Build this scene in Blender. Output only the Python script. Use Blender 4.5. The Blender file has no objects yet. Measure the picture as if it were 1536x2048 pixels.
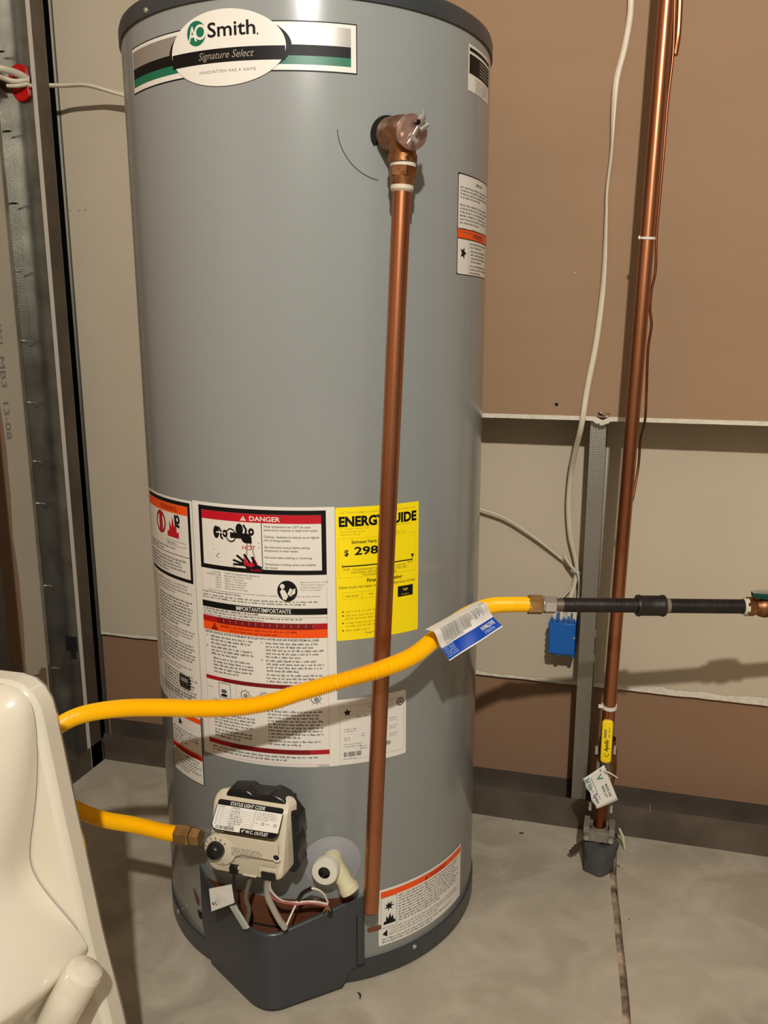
import bpy, bmesh, math, random
from mathutils import Vector, Matrix
C = bpy.context.scene.collection
PI = math.pi
# ------------------------------------------------------------------ camera
CAM = Vector((0.48667, -1.27182, 0.95197))
YAW, PITCH, ROLL, FPX = 0.258989, -0.221188, -0.0054193, 1712.857
CX, CY = 815.479, 1052.058
cy_, sy_, cp_, sp_, cr_, sr_ = math.cos(YAW), math.sin(YAW), math.cos(PITCH), math.sin(PITCH), math.cos(ROLL), math.sin(ROLL)
MROT = (Matrix(((cy_, -sy_, 0), (sy_, cy_, 0), (0, 0, 1))) @ Matrix(((1, 0, 0), (0, cp_, -sp_), (0, sp_, cp_)))
        @ Matrix(((cr_, 0, sr_), (0, 1, 0), (-sr_, 0, cr_))))
cd = bpy.data.cameras.new('camera'); cam = bpy.data.objects.new('camera', cd); C.objects.link(cam)
cd.sensor_fit = 'VERTICAL'; cd.sensor_height = 24.0; cd.lens = FPX * 24.0 / 2048.0
cd.shift_x = -(CX - 768) / 2048.0; cd.shift_y = (CY - 1024) / 2048.0
cd.clip_start = 0.02
rx, fy, uz = MROT.col[0], MROT.col[1], MROT.col[2]
cm = Matrix((rx, uz, -fy)).transposed().to_4x4(); cm.translation = CAM
cam.matrix_world = cm
bpy.context.scene.camera = cam
# ------------------------------------------------------------------ light and exposure
sc = bpy.context.scene
w = bpy.data.worlds.new('world'); sc.world = w; w.use_nodes = True
w.node_tree.nodes['Background'].inputs[0].default_value = (0.9, 0.93, 1.0, 1)
w.node_tree.nodes['Background'].inputs[1].default_value = 0.05
LPOS = Vector((0.79, -2.15, 2.15))
ld = bpy.data.lights.new('work_light', 'POINT'); ld.energy = 138; ld.shadow_soft_size = 0.03; ld.color = (1.0, 0.95, 0.87)
lo = bpy.data.objects.new('work_light', ld); C.objects.link(lo); lo.location = LPOS
ad = bpy.data.lights.new('fill_light', 'AREA'); ad.energy = 1.2; ad.shape = 'RECTANGLE'; ad.size = 1.2; ad.size_y = 0.5; ad.color = (1.0, 0.9, 0.76)
ao = bpy.data.objects.new('fill_light', ad); C.objects.link(ao); ao.location = (0.6, -1.3, 2.62)  # weak unseen fill, added near the ceiling to lift the shadows
sc.view_settings.view_transform = 'Standard'; sc.view_settings.look = 'None'
sc.view_settings.exposure = 0.58; sc.view_settings.gamma = 1.0; sc.view_settings.use_curve_mapping = False

# ------------------------------------------------------------------ rays onto real surfaces
def ray(x, y): return MROT @ Vector(((x - CX) / FPX, 1, -(y - CY) / FPX))
def pY(x, y, Y): d = ray(x, y); return CAM + d * ((Y - CAM.y) / d.y)
def pX(x, y, X): d = ray(x, y); return CAM + d * ((X - CAM.x) / d.x)
def pZ(x, y, Z=0.0): d = ray(x, y); return CAM + d * ((Z - CAM.z) / d.z)
R = 0.26
def cyl(x, y, r=R):
    d = ray(x, y); a = d.x**2 + d.y**2; b = CAM.x*d.x + CAM.y*d.y; c = CAM.x**2 + CAM.y**2 - r*r
    t = (-b - math.sqrt(max(0, b*b - a*c))) / a; P = CAM + t*d
    return math.degrees(math.atan2(P.y, P.x)), P.z
def px_of(P):
    q = MROT.transposed() @ (Vector(P) - CAM); return CX + FPX*q.x/q.y, CY - FPX*q.z/q.y
def rad(az, r, z): a = math.radians(az); return Vector((r*math.cos(a), r*math.sin(a), z))

# ------------------------------------------------------------------ materials
def lin(c): return tuple(((v/255)/12.92 if v/255 <= .04045 else ((v/255+.055)/1.055)**2.4) for v in c)
MATS = {}
def mat(name, rgb, rough=.6, metal=0.0, noise=0.0, nscale=20, bump=0.0, bscale=60, rgb2=None, coat=0.0, stretch=None, spec=.5, ramp=(.35, .65)):
    if name in MATS: return MATS[name]
    m = bpy.data.materials.new(name); m.use_nodes = True; nt = m.node_tree; b = nt.nodes['Principled BSDF']
    b.inputs['Base Color'].default_value = (*lin(rgb), 1); b.inputs['Roughness'].default_value = rough
    b.inputs['Metallic'].default_value = metal; b.inputs['Coat Weight'].default_value = coat
    b.inputs['Coat Roughness'].default_value = .12; b.inputs['Specular IOR Level'].default_value = spec
    if noise or bump or rgb2:
        tc = nt.nodes.new('ShaderNodeTexCoord'); mp = nt.nodes.new('ShaderNodeMapping'); nt.links.new(tc.outputs['Object'], mp.inputs[0])
        if stretch: mp.inputs['Scale'].default_value = stretch
    if noise or rgb2:
        n = nt.nodes.new('ShaderNodeTexNoise'); n.inputs['Scale'].default_value = nscale; n.inputs['Detail'].default_value = 6
        nt.links.new(mp.outputs[0], n.inputs['Vector'])
        rp = nt.nodes.new('ShaderNodeValToRGB'); nt.links.new(n.outputs['Fac'], rp.inputs[0])
        c1 = lin(rgb); c2 = lin(rgb2) if rgb2 else tuple(v*(1-noise) for v in c1)
        rp.color_ramp.elements[0].position = ramp[0]; rp.color_ramp.elements[1].position = ramp[1]
        rp.color_ramp.elements[0].color = (*c2, 1); rp.color_ramp.elements[1].color = (*c1, 1)
        nt.links.new(rp.outputs[0], b.inputs['Base Color'])
    if bump:
        n2 = nt.nodes.new('ShaderNodeTexNoise'); n2.inputs['Scale'].default_value = bscale; n2.inputs['Detail'].default_value = 4
        nt.links.new(mp.outputs[0], n2.inputs['Vector'])
        bp = nt.nodes.new('ShaderNodeBump'); bp.inputs['Strength'].default_value = bump; bp.inputs['Distance'].default_value = .004
        nt.links.new(n2.outputs['Fac'], bp.inputs['Height']); nt.links.new(bp.outputs[0], b.inputs['Normal'])
    MATS[name] = m; return m
def knurl(name, rgb, rough, scale=330, strength=.45):
    m = mat(name, rgb, rough, metal=.9); nt = m.node_tree; b = nt.nodes['Principled BSDF']
    tc = nt.nodes.new('ShaderNodeTexCoord'); v = nt.nodes.new('ShaderNodeTexVoronoi'); v.inputs['Scale'].default_value = scale
    v.inputs['Randomness'].default_value = 0.0
    nt.links.new(tc.outputs['Object'], v.inputs['Vector'])
    bp = nt.nodes.new('ShaderNodeBump'); bp.inputs['Strength'].default_value = strength; bp.inputs['Distance'].default_value = .0012
    nt.links.new(v.outputs['Distance'], bp.inputs['Height']); nt.links.new(bp.outputs[0], b.inputs['Normal']); return m

M_GREY = mat('painted_grey_steel', (143, 147, 145), .24, noise=.05, nscale=3, bump=.12, bscale=5, coat=.3, stretch=(1, 1, .05))
M_DARK = mat('dark_grey_steel', (58, 62, 65), .36, noise=.1, nscale=8, bump=.04, bscale=20)
M_BLACK = mat('black_print', (12, 12, 13), .5, spec=.25)
M_BLACKP = mat('black_plastic', (22, 22, 24), .3)
M_VOID = mat('cavity_black', (10, 9, 8), .9)  # black stands in for shade inside cavities, holes and gaps
M_PAPER = mat('label_white', (226, 222, 212), .38)
M_FINE = mat('fine_print', (138, 134, 127), .5)
M_FINE2 = mat('fine_print_dark', (92, 89, 84), .5)
M_RED = mat('label_red', (190, 8, 32), .4)
M_DRED = mat('label_dark_red', (168, 10, 22), .4)
M_RTEXT = mat('faded_red', (118, 8, 16), .4)
M_ORANGE = mat('label_orange', (240, 82, 10), .4)
M_OTEXT = mat('label_orange_text', (150, 34, 8), .4)
M_PINK = mat('label_pink_line', (226, 150, 150), .4)
M_GREEN = mat('label_green', (8, 108, 78), .4)
M_SILVER = mat('label_silver', (176, 172, 166), .32, metal=.55)
M_YEL = mat('label_yellow', (250, 226, 8), .42)
M_YTEXT = mat('label_yellow_text', (120, 104, 10), .5)
M_YGOLD = mat('label_yellow_faint', (190, 168, 10), .5)
M_COPPER = mat('copper', (198, 134, 96), .33, metal=.92, rgb2=(152, 94, 62), nscale=9, bump=.08, bscale=40, stretch=(1, 1, .25))
M_COPPERD = mat('tarnished_copper', (150, 88, 58), .36, metal=1.0, rgb2=(104, 58, 38), nscale=7, bump=.08, bscale=40, stretch=(1, 1, .3))
M_BRASS = mat('brass', (196, 158, 104), .34, metal=.7, rgb2=(150, 112, 68), nscale=30, bump=.15, bscale=80)
M_BRONZE = mat('bronze_casting', (156, 108, 68), .42, metal=.75, rgb2=(110, 66, 38), nscale=60, bump=.12, bscale=200)
M_CHROME = mat('zinc_plated', (210, 210, 204), .22, metal=.8, bump=.1, bscale=90)
M_PINKM = mat('pink_brass_cap', (215, 178, 166), .3, metal=.9, noise=.1, nscale=40)
M_TAPE = mat('thread_tape', (215, 205, 185), .6, noise=.15, nscale=90)
M_HOSE = mat('yellow_coating', (255, 196, 0), .34, coat=.3, spec=.4)
M_BLKIRON = mat('black_iron', (46, 40, 37), .45, metal=.35, rgb2=(28, 25, 24), nscale=25, bump=.15, bscale=120)
M_GALV = mat('galvanized_steel', (168, 166, 158), .28, metal=.9, rgb2=(128, 126, 118), nscale=14, bump=.1, bscale=30)
M_TRACK = mat('dull_galvanized_track', (118, 106, 94), .5, metal=.6, rgb2=(98, 88, 78), nscale=12, bump=.08, bscale=30)
M_KNURL = knurl('knurled_galvanized', (160, 157, 148), .36)
M_IVORY = mat('ivory_paper', (196, 182, 158), .85, noise=.05, nscale=5, bump=.05, bscale=300)
M_BROWN = mat('brown_kraft_paper', (156, 126, 97), .85, noise=.06, nscale=4, bump=.06, bscale=250, stretch=(1, 1, 3))
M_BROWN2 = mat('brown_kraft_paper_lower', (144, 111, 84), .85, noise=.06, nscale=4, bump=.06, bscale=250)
M_GYP = mat('gypsum_core', (225, 216, 196), .9, noise=.15, nscale=80, bump=.5, bscale=150)
M_CABLE = mat('white_cable_jacket', (216, 205, 182), .45, noise=.08, nscale=30)
M_BLUE = mat('blue_plastic', (0, 94, 176), .38, bump=.1, bscale=60)
M_REDP = mat('red_plastic', (190, 12, 8), .38)
M_YPL = mat('yellow_vinyl', (246, 214, 10), .35)
M_GREENP = mat('green_plastic', (0, 62, 44), .35)
M_WPL = mat('off_white_plastic', (212, 206, 170), .4)
M_BEIGE = mat('beige_plastic', (206, 196, 172), .42, bump=.04, bscale=150)
M_CERAM = mat('cream_glazed_ceramic', (226, 218, 198), .16, coat=.5, noise=.03, nscale=3)
M_RUST = mat('rust_brown_band', (132, 82, 56), .55, metal=.3, rgb2=(104, 60, 38), nscale=14, bump=.1, bscale=50)
M_SLEEVE = mat('dark_foam_sleeve', (76, 76, 74), .8, noise=.25, nscale=40, bump=.5, bscale=60)
M_CLAMP = mat('dull_clamp', (150, 146, 134), .55, metal=.5, noise=.2, nscale=60, bump=.3, bscale=90)
M_GWIRE = mat('grey_wire', (112, 104, 92), .5)
M_WWIRE = mat('white_wire', (220, 212, 196), .45)
M_PWIRE = mat('pink_wire', (170, 92, 96), .5)
M_WALLP = mat('grey_painted_wall', (96, 91, 85), .9, noise=.03, nscale=3)
M_TEAL = mat('teal_ink', (40, 120, 120), .5)
M_NAVY = mat('navy_ink', (40, 60, 84), .5)
M_BLUEINK = mat('blue_label_ink', (0, 66, 168), .4)
M_LBLUE = mat('light_blue_print', (150, 176, 215), .5)
M_DEBRIS = mat('dark_debris', (58, 42, 34), .8)
# concrete
def concrete():
    m = mat('concrete', (182, 172, 152), .72, rgb2=(152, 142, 124), nscale=2.6, bump=.0, ramp=(.3, .7)); nt = m.node_tree; b = nt.nodes['Principled BSDF']
    tc = nt.nodes.new('ShaderNodeTexCoord')
    n = nt.nodes.new('ShaderNodeTexNoise'); n.inputs['Scale'].default_value = 38; n.inputs['Detail'].default_value = 9; n.inputs['Roughness'].default_value = .7
    nt.links.new(tc.outputs['Object'], n.inputs['Vector'])
    bp = nt.nodes.new('ShaderNodeBump'); bp.inputs['Strength'].default_value = .35; bp.inputs['Distance'].default_value = .003
    nt.links.new(n.outputs['Fac'], bp.inputs['Height']); nt.links.new(bp.outputs[0], b.inputs['Normal'])
    # blotches, pale scuffs and small pits
    v = nt.nodes.new('ShaderNodeTexNoise'); v.inputs['Scale'].default_value = 9; v.inputs['Detail'].default_value = 5; v.inputs['Distortion'].default_value = 1.2
    nt.links.new(tc.outputs['Object'], v.inputs['Vector'])
    r2 = nt.nodes.new('ShaderNodeValToRGB'); r2.color_ramp.elements[0].position = .42; r2.color_ramp.elements[1].position = .72
    r2.color_ramp.elements[0].color = (0, 0, 0, 1); r2.color_ramp.elements[1].color = (.55, .55, .55, 1)
    nt.links.new(v.outputs['Fac'], r2.inputs[0])
    mx = nt.nodes.new('ShaderNodeMix'); mx.data_type = 'RGBA'; nt.links.new(r2.outputs[0], mx.inputs[0])
    old = b.inputs['Base Color'].links[0].from_socket; nt.links.new(old, mx.inputs[6]); mx.inputs[7].default_value = (*lin((205, 196, 178)), 1)
    p = nt.nodes.new('ShaderNodeTexNoise'); p.inputs['Scale'].default_value = 70; p.inputs['Detail'].default_value = 3
    nt.links.new(tc.outputs['Object'], p.inputs['Vector'])
    r3 = nt.nodes.new('ShaderNodeValToRGB'); r3.color_ramp.elements[0].position = .23; r3.color_ramp.elements[1].position = .31
    r3.color_ramp.elements[0].color = (.72, .69, .64, 1); r3.color_ramp.elements[1].color = (1, 1, 1, 1); nt.links.new(p.outputs['Fac'], r3.inputs[0])
    m2 = nt.nodes.new('ShaderNodeMix'); m2.data_type = 'RGBA'; m2.blend_type = 'MULTIPLY'; m2.inputs[0].default_value = 1
    nt.links.new(mx.outputs[2], m2.inputs[6]); nt.links.new(r3.outputs[0], m2.inputs[7]); nt.links.new(m2.outputs[2], b.inputs['Base Color'])
    return m
M_CONC = concrete()

# ------------------------------------------------------------------ mesh helpers
class MB:
    def __init__(s): s.v = []; s.f = []; s.mi = []; s.mats = []
    def m(s, mt):
        if mt not in s.mats: s.mats.append(mt)
        return s.mats.index(mt)
    def add(s, vs, fs, mt):
        o = len(s.v); s.v += [Vector(v) for v in vs]; k = s.m(mt)
        for f in fs: s.f.append([i+o for i in f]); s.mi.append(k)
    def box(s, a, b, mt, T=None):
        (x0, y0, z0), (x1, y1, z1) = a, b
        vs = [(x, y, z) for z in (z0, z1) for y in (y0, y1) for x in (x0, x1)]
        if T: vs = [T @ Vector(v) for v in vs]
        s.add(vs, [(0, 2, 3, 1), (4, 5, 7, 6), (0, 1, 5, 4), (1, 3, 7, 5), (3, 2, 6, 7), (2, 0, 4, 6)], mt)
    def prism(s, poly, d, mt, T=None):
        """poly: list of 3-D points; d: extrusion vector"""
        n = len(poly); A = [Vector(p) for p in poly]; B = [p + Vector(d) for p in A]
        vs = A + B
        if T: vs = [T @ v for v in vs]
        s.add(vs, [tuple(range(n))[::-1], tuple(range(n, 2*n))] + [(i, (i+1) % n, n+(i+1) % n, n+i) for i in range(n)], mt)
    def tube(s, pts, r, mt, n=12, caps=True, flat=None, up=None):
        """sweep; r number or list; flat=(width factor, thickness factor, twist list)"""
        P = [Vector(p) for p in pts]; k = len(P)
        rs = r if isinstance(r, (list, tuple)) else [r]*k
        T = [(P[min(i+1, k-1)] - P[max(i-1, 0)]).normalized() for i in range(k)]
        u = Vector(up) if up else (Vector((0, 0, 1)) if abs(T[0].z) < .9 else Vector((1, 0, 0)))
        a = (u - T[0]*u.dot(T[0])).normalized(); o = len(s.v); kk = s.m(mt)
        for i in range(k):
            a = (a - T[i]*a.dot(T[i])).normalized(); b = T[i].cross(a)
            tw = flat[2][i] if flat and len(flat) > 2 else 0
            for j in range(n):
                t = 2*PI*j/n; ca, sa = math.cos(t)*rs[i], math.sin(t)*rs[i]
                if flat: ca *= flat[0]; sa *= flat[1]
                c2, s2 = ca*math.cos(tw) - sa*math.sin(tw), ca*math.sin(tw) + sa*math.cos(tw)
                s.v.append(P[i] + a*c2 + b*s2)
        for i in range(k-1):
            for j in range(n):
                s.f.append([o+i*n+j, o+i*n+(j+1) % n, o+(i+1)*n+(j+1) % n, o+(i+1)*n+j]); s.mi.append(kk)
        if caps:
            s.f.append([o+j for j in range(n)][::-1]); s.mi.append(kk)
            s.f.append([o+(k-1)*n+j for j in range(n)]); s.mi.append(kk)
    def lathe(s, prof, mt, origin, axis, n=32, ref=None, a0=0, a1=2*PI):
        """prof: (distance along axis, radius)"""
        ax = Vector(axis).normalized(); O = Vector(origin)
        u = Vector(ref) if ref else (Vector((0, 0, 1)) if abs(ax.z) < .9 else Vector((1, 0, 0)))
        u = (u - ax*u.dot(ax)).normalized(); w_ = ax.cross(u); o = len(s.v); kk = s.m(mt); full = abs(a1-a0-2*PI) < 1e-6
        nn = n if full else n+1
        for (h, r) in prof:
            for j in range(nn):
                t = a0 + (a1-a0)*j/n; s.v.append(O + ax*h + (u*math.cos(t) + w_*math.sin(t))*r)
        for i in range(len(prof)-1):
            for j in range(n):
                j2 = (j+1) % nn
                s.f.append([o+i*nn+j, o+i*nn+j2, o+(i+1)*nn+j2, o+(i+1)*nn+j]); s.mi.append(kk)
    def build(s, name, parent=None, smooth=True, base=None, bevel=0, kind=None, label=None, angle=35):
        me = bpy.data.meshes.new(name)
        off = world_of(parent) if parent else (Vector(base) if base is not None else Vector((0, 0, 0)))
        me.from_pydata([v - off for v in s.v], [], s.f)
        for mt in s.mats: me.materials.append(mt)
        me.polygons.foreach_set('material_index', s.mi)
        bm = bmesh.new(); bm.from_mesh(me)
        bmesh.ops.recalc_face_normals(bm, faces=bm.faces) if s.__dict__.get('recalc', True) else None
        bm.to_mesh(me); bm.free()
        ob = bpy.data.objects.new(name, me); C.objects.link(ob)
        if parent: ob.parent = parent
        else: ob.location = off
        if smooth:
            me.polygons.foreach_set('use_smooth', [True]*len(me.polygons))
            me.set_sharp_from_angle(angle=math.radians(angle))
        if bevel:
            b = ob.modifiers.new('bevel', 'BEVEL'); b.width = bevel; b.segments = 2; b.limit_method = 'ANGLE'; b.angle_limit = math.radians(40)
        if kind: ob['kind'] = kind
        if label: ob['label'] = label
        return ob
def world_of(o):
    p = Vector((0, 0, 0))
    while o: p = p + o.location; o = o.parent
    return p
def thing(name, label, cat, loc=(0, 0, 0), group=None):
    o = bpy.data.objects.new(name, None); C.objects.link(o); o.location = loc; o.empty_display_size = .05
    o['label'] = label; o['category'] = cat
    if group: o['group'] = group
    return o
def tag(o, label, cat, group=None):
    o['label'] = label; o['category'] = cat
    if group: o['group'] = group
    return o
def spline(pts, n=10):
    P = [Vector(p) for p in pts]; P = [P[0]*2 - P[1]] + P + [P[-1]*2 - P[-2]]; out = []
    for i in range(1, len(P)-2):
        for k in range(n):
            t = k/n; a, b, c, d = P[i-1], P[i], P[i+1], P[i+2]
            out.append(.5*((2*b) + (c-a)*t + (2*a-5*b+4*c-d)*t*t + (3*b-a-3*c+d)*t**3))
    out.append(P[-2]); return out
def resample(pts, step):
    L = [0]
    for a, b in zip(pts, pts[1:]): L.append(L[-1] + (b-a).length)
    n = max(2, int(L[-1]/step)); out = []; j = 0
    for k in range(n+1):
        d = L[-1]*k/n
        while j < len(L)-2 and L[j+1] < d: j += 1
        t = (d-L[j])/max(1e-9, L[j+1]-L[j]); out.append(pts[j].lerp(pts[j+1], t))
    return out

# ------------------------------------------------------------------ flat print on cylinders and planes
TXT = {}
def text_poly(s, bold=0.0, shear=0.0, spacing=1.0, res=3):
    key = (s, bold, shear, spacing)
    if key in TXT: return TXT[key]
    cu = bpy.data.curves.new('t', 'FONT'); cu.body = s; cu.size = 1; cu.offset = bold; cu.shear = shear; cu.space_character = spacing; cu.resolution_u = res
    o = bpy.data.objects.new('t', cu); C.objects.link(o); bpy.context.view_layer.update()
    me = o.evaluated_get(bpy.context.evaluated_depsgraph_get()).to_mesh()
    vs = [(v.co.x, v.co.y) for v in me.vertices]; fs = [tuple(p.vertices) for p in me.polygons]
    o.evaluated_get(bpy.context.evaluated_depsgraph_get()).to_mesh_clear()
    bpy.data.objects.remove(o); bpy.data.curves.remove(cu)
    xs = [v[0] for v in vs] or [0]; ys = [v[1] for v in vs] or [0]
    TXT[key] = (vs, fs, min(xs), max(xs), min(ys), max(ys)); return TXT[key]
LAY = 0.00022
class Label:
    """print surface; coordinates u, v in metres, origin lower left"""
    def __init__(s, fn, W, H): s.fn = fn; s.W = W; s.H = H; s.mb = MB(); s.mb.recalc = False; s.rng = random.Random(5)
    def poly(s, pts, mt, lay):
        s.mb.add([s.fn(u, v, lay*LAY) for u, v in pts], [tuple(range(len(pts)))], mt)
    def band(s, u0, u1, lo, hi, mt, lay, step=.005):
        n = max(1, int(math.ceil((u1-u0)/step))); vs = []
        for i in range(n+1):
            u = u0 + (u1-u0)*i/n; vs += [s.fn(u, lo(u) if callable(lo) else lo, lay*LAY), s.fn(u, hi(u) if callable(hi) else hi, lay*LAY)]
        s.mb.add(vs, [(2*i, 2*i+2, 2*i+3, 2*i+1) for i in range(n)], mt)
    def rect(s, u0, v0, u1, v1, mt, lay=1): s.band(u0, u1, v0, v1, mt, lay)
    def frame(s, u0, v0, u1, v1, t, mt, lay=2):
        s.rect(u0, v0, u1, v0+t, mt, lay); s.rect(u0, v1-t, u1, v1, mt, lay); s.rect(u0, v0+t, u0+t, v1-t, mt, lay); s.rect(u1-t, v0+t, u1, v1-t, mt, lay)
    def rrect(s, u0, v0, u1, v1, r, mt, lay=0):
        def e(u):
            d = min(u-u0, u1-u)
            return 0 if d >= r else r - math.sqrt(max(0, r*r - (r-d)**2))
        n1 = 5
        us = [u0 + r*(1-math.cos(PI/2*i/n1)) for i in range(n1)]
        k = max(1, int((u1-u0-2*r)/.005)); us += [u0+r+(u1-u0-2*r)*i/k for i in range(k+1)]
        us += [u1 - r*(1-math.cos(PI/2*i/n1)) for i in range(n1-1, -1, -1)]
        vs = []
        for u in us: vs += [s.fn(u, v0+e(u), lay*LAY), s.fn(u, v1-e(u), lay*LAY)]
        s.mb.add(vs, [(2*i, 2*i+2, 2*i+3, 2*i+1) for i in range(len(us)-1)], mt)
    def disc(s, cu, cv, a, b, mt, lay, n=28, rot=0):
        s.poly([(cu + a*math.cos(2*PI*i/n)*math.cos(rot) - b*math.sin(2*PI*i/n)*math.sin(rot), cv + a*math.cos(2*PI*i/n)*math.sin(rot) + b*math.sin(2*PI*i/n)*math.cos(rot)) for i in range(n)], mt, lay)
    def ell(s, cu, cv, a, b, mt, lay):
        us = [cu - a*math.cos(PI*i/48) for i in range(49)]; vs = []
        for u in us:
            h = b*math.sqrt(max(0, 1-((u-cu)/a)**2)); vs += [s.fn(u, cv-h, lay*LAY), s.fn(u, cv+h, lay*LAY)]
        s.mb.add(vs, [(2*i, 2*i+2, 2*i+3, 2*i+1) for i in range(48)], mt)
    def ring(s, cu, cv, r0, r1, mt, lay, n=28, sy=1):
        vs = []
        for i in range(n): t = 2*PI*i/n; vs += [s.fn(cu+r0*math.cos(t), cv+sy*r0*math.sin(t), lay*LAY), s.fn(cu+r1*math.cos(t), cv+sy*r1*math.sin(t), lay*LAY)]
        s.mb.add(vs, [(2*i, 2*i+1, (2*i+3) % (2*n), (2*i+2) % (2*n)) for i in range(n)], mt)
    def line(s, pts, t, mt, lay):
        for (a, b), (c, d) in zip(pts, pts[1:]):
            L = math.hypot(c-a, d-b) or 1; nx, ny = -(d-b)/L*t/2, (c-a)/L*t/2
            s.poly([(a-nx, b-ny), (c-nx, d-ny), (c+nx, d+ny), (a+nx, b+ny)], mt, lay)
    def text(s, t, u, v, h=None, w=None, mt=None, lay=3, align='l', bold=0., shear=0., spacing=1., rot=0.):
        """h = capital height, w = total width (either or both)"""
        vs, fs, x0, x1, y0, y1 = text_poly(t, bold, shear, spacing)
        cap = text_poly('H', bold)[5] - text_poly('H', bold)[4]
        sy = h/cap if h else w/(x1-x0); sx = (w/(x1-x0)) if w else sy
        ax = {'l': x0, 'c': (x0+x1)/2, 'r': x1}[align]; cr, sr = math.cos(rot), math.sin(rot)
        out = []
        for (x, y) in vs:
            X, Y = (x-ax)*sx, y*sy; out.append(s.fn(u + X*cr - Y*sr, v + X*sr + Y*cr, lay*LAY))
        s.mb.add(out, fs, mt or M_BLACK)
    def para(s, u0, u1, vt, n, lh, mt, lay=2, fill=.55, last=.6, wl=(2, 8)):
        """fine print too small to read: rows of letter strokes"""
        if wl[0] < 1: wl = (2, 6)
        lw = lh*.22
        for i in range(n):
            u = u0; end = u0 + (u1-u0)*(s.rng.uniform(.86, 1) if i < n-1 else last); v = vt - (i+1)*lh + lh*(1-fill)/2
            while u < end - .001:
                for q in range(s.rng.randint(*wl)):
                    if u > end: break
                    wd = lw*s.rng.choice((.5, .8, 1.1)); s.rect(u, v - (lh*.12 if s.rng.random() < .12 else 0), u+wd, v+lh*fill*s.rng.choice((.6, .65, .7, 1)), mt, lay); u += wd + lw*.28
                u += lh*.36
    def bars(s, u0, v0, u1, v1, mt, lay=2, n=30):
        u = u0
        while u < u1:
            wd = (u1-u0)/n*s.rng.choice((.4, .6, 1, 1.4)); s.rect(u, v0, min(u+wd, u1), v1, mt, lay); u += wd + (u1-u0)/n*s.rng.choice((.4, .6, 1))
    def build(s, name, parent, label=None): return s.mb.build(name, parent, smooth=True, label=label, angle=60)
def cyl_fn(az0, z0, r=R+.0004): return lambda u, v, o: rad(az0 + math.degrees(u/R), r+o, z0+v)
def plane_fn(O, U, V):
    O, U, V = Vector(O), Vector(U).normalized(), Vector(V).normalized(); N = U.cross(V)
    return lambda u, v, o: O + U*u + V*v + N*o
def burst(L, cu, cv, r, mt, lay=3, n=9, seed=1):
    g = random.Random(seed); P = []
    for i in range(2*n):
        t = 2*PI*i/(2*n); q = r*(g.uniform(.85, 1.1) if i % 2 == 0 else .4); P.append((cu+q*math.cos(t), cv+q*math.sin(t)))
    for i in range(2*n): L.poly([(cu, cv), P[i], P[(i+1) % (2*n)]], mt, lay)
def flame(L, cu, v0, w_, h, mt, lay=3):
    P = [(-.5, 0), (-.45, .3), (-.3, .25), (-.25, .8), (-.1, .45), (.05, 1), (.15, .5), (.3, .75), (.35, .25), (.5, .3), (.5, 0)]
    for a, b in zip(P, P[1:]): L.poly([(cu+a[0]*w_, v0), (cu+b[0]*w_, v0), (cu+b[0]*w_, v0+b[1]*h), (cu+a[0]*w_, v0+a[1]*h)], mt, lay)
def tri_sign(L, cu, v0, w_, mt, mt2, lay=4):
    L.poly([(cu-w_/2, v0), (cu+w_/2, v0), (cu, v0+w_*.9)], mt, lay)
    L.rect(cu-w_*.05, v0+w_*.28, cu+w_*.05, v0+w_*.62, mt2, lay+1); L.rect(cu-w_*.05, v0+w_*.12, cu+w_*.05, v0+w_*.2, mt2, lay+1)

# ================================================================== STRUCTURE
YF, YI, YB = .283, .373, .386           # stud face plane, ivory board plane, rear board plane
XL = -.638                              # left wall stud face
XR, YN, ZC = 2.0, -3.4, 2.7
rng = random.Random(3)
# floor: two slabs with a saw-cut joint between
ja, jb = pZ(1226, 1750), pZ(1255, 2048); jd = (jb-ja).normalized(); j0 = ja; j1 = ja + jd*((YN-ja.y)/jd.y)
fl = MB(); hw = .0058
wob = []
NJ = 60
for i in range(NJ+1):
    p = j0.lerp(j1, i/NJ); k = rng.uniform(-.0012, .0012) if i else 0; wob.append((p.x+k, p.y))
jx = -1.2
left = [(jx, .5)] + [(jx, YN)] + [(x-hw, y) for x, y in reversed(wob)] + [(wob[0][0]-hw*.2, .5)]
fl.prism([(x, y, -.12) for x, y in left], (0, 0, .12), M_CONC)
right = [(wob[0][0]+.0005, .5)] + [(x+hw, y) for x, y in wob] + [(XR+.1, YN), (XR+.1, .5)]
fl.prism([(x, y, -.12) for x, y in right], (0, 0, .12), M_CONC)
M_JOINT = mat('joint_filler', (190, 168, 146), .9, rgb2=(92, 72, 58), nscale=34, bump=.6, bscale=90)
jv = [(wob[0][0]-hw, .5, -.004), (wob[0][0], .5, -.004), (wob[0][0]+hw, .5, -.004)]
for x, y in wob: jv += [(x-hw, y, -.0015), (x+hw*.2, y, -.0008), (x+hw, y, -.0065)]
fl.add(jv, [(3*i+k, 3*i+3+k, 3*i+4+k, 3*i+1+k) for i in range(NJ+1) for k in (0, 1)], M_JOINT)
floor = fl.build('floor', smooth=False, kind='structure')
ce = MB(); ce.box((-1.3, YN-.1, ZC), (XR+.1, .6, ZC+.1), M_WALLP); ce.build('ceiling', smooth=False, kind='structure')
wr = MB(); wr.box((XR, YN, 0), (XR+.1, .5, ZC), M_WALLP); wr.build('wall_right', smooth=False, kind='structure')
wf = MB(); wf.box((-1.3, YN-.1, 0), (XR+.1, YN, ZC), M_WALLP); wf.build('wall_front', smooth=False, kind='structure')

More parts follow.
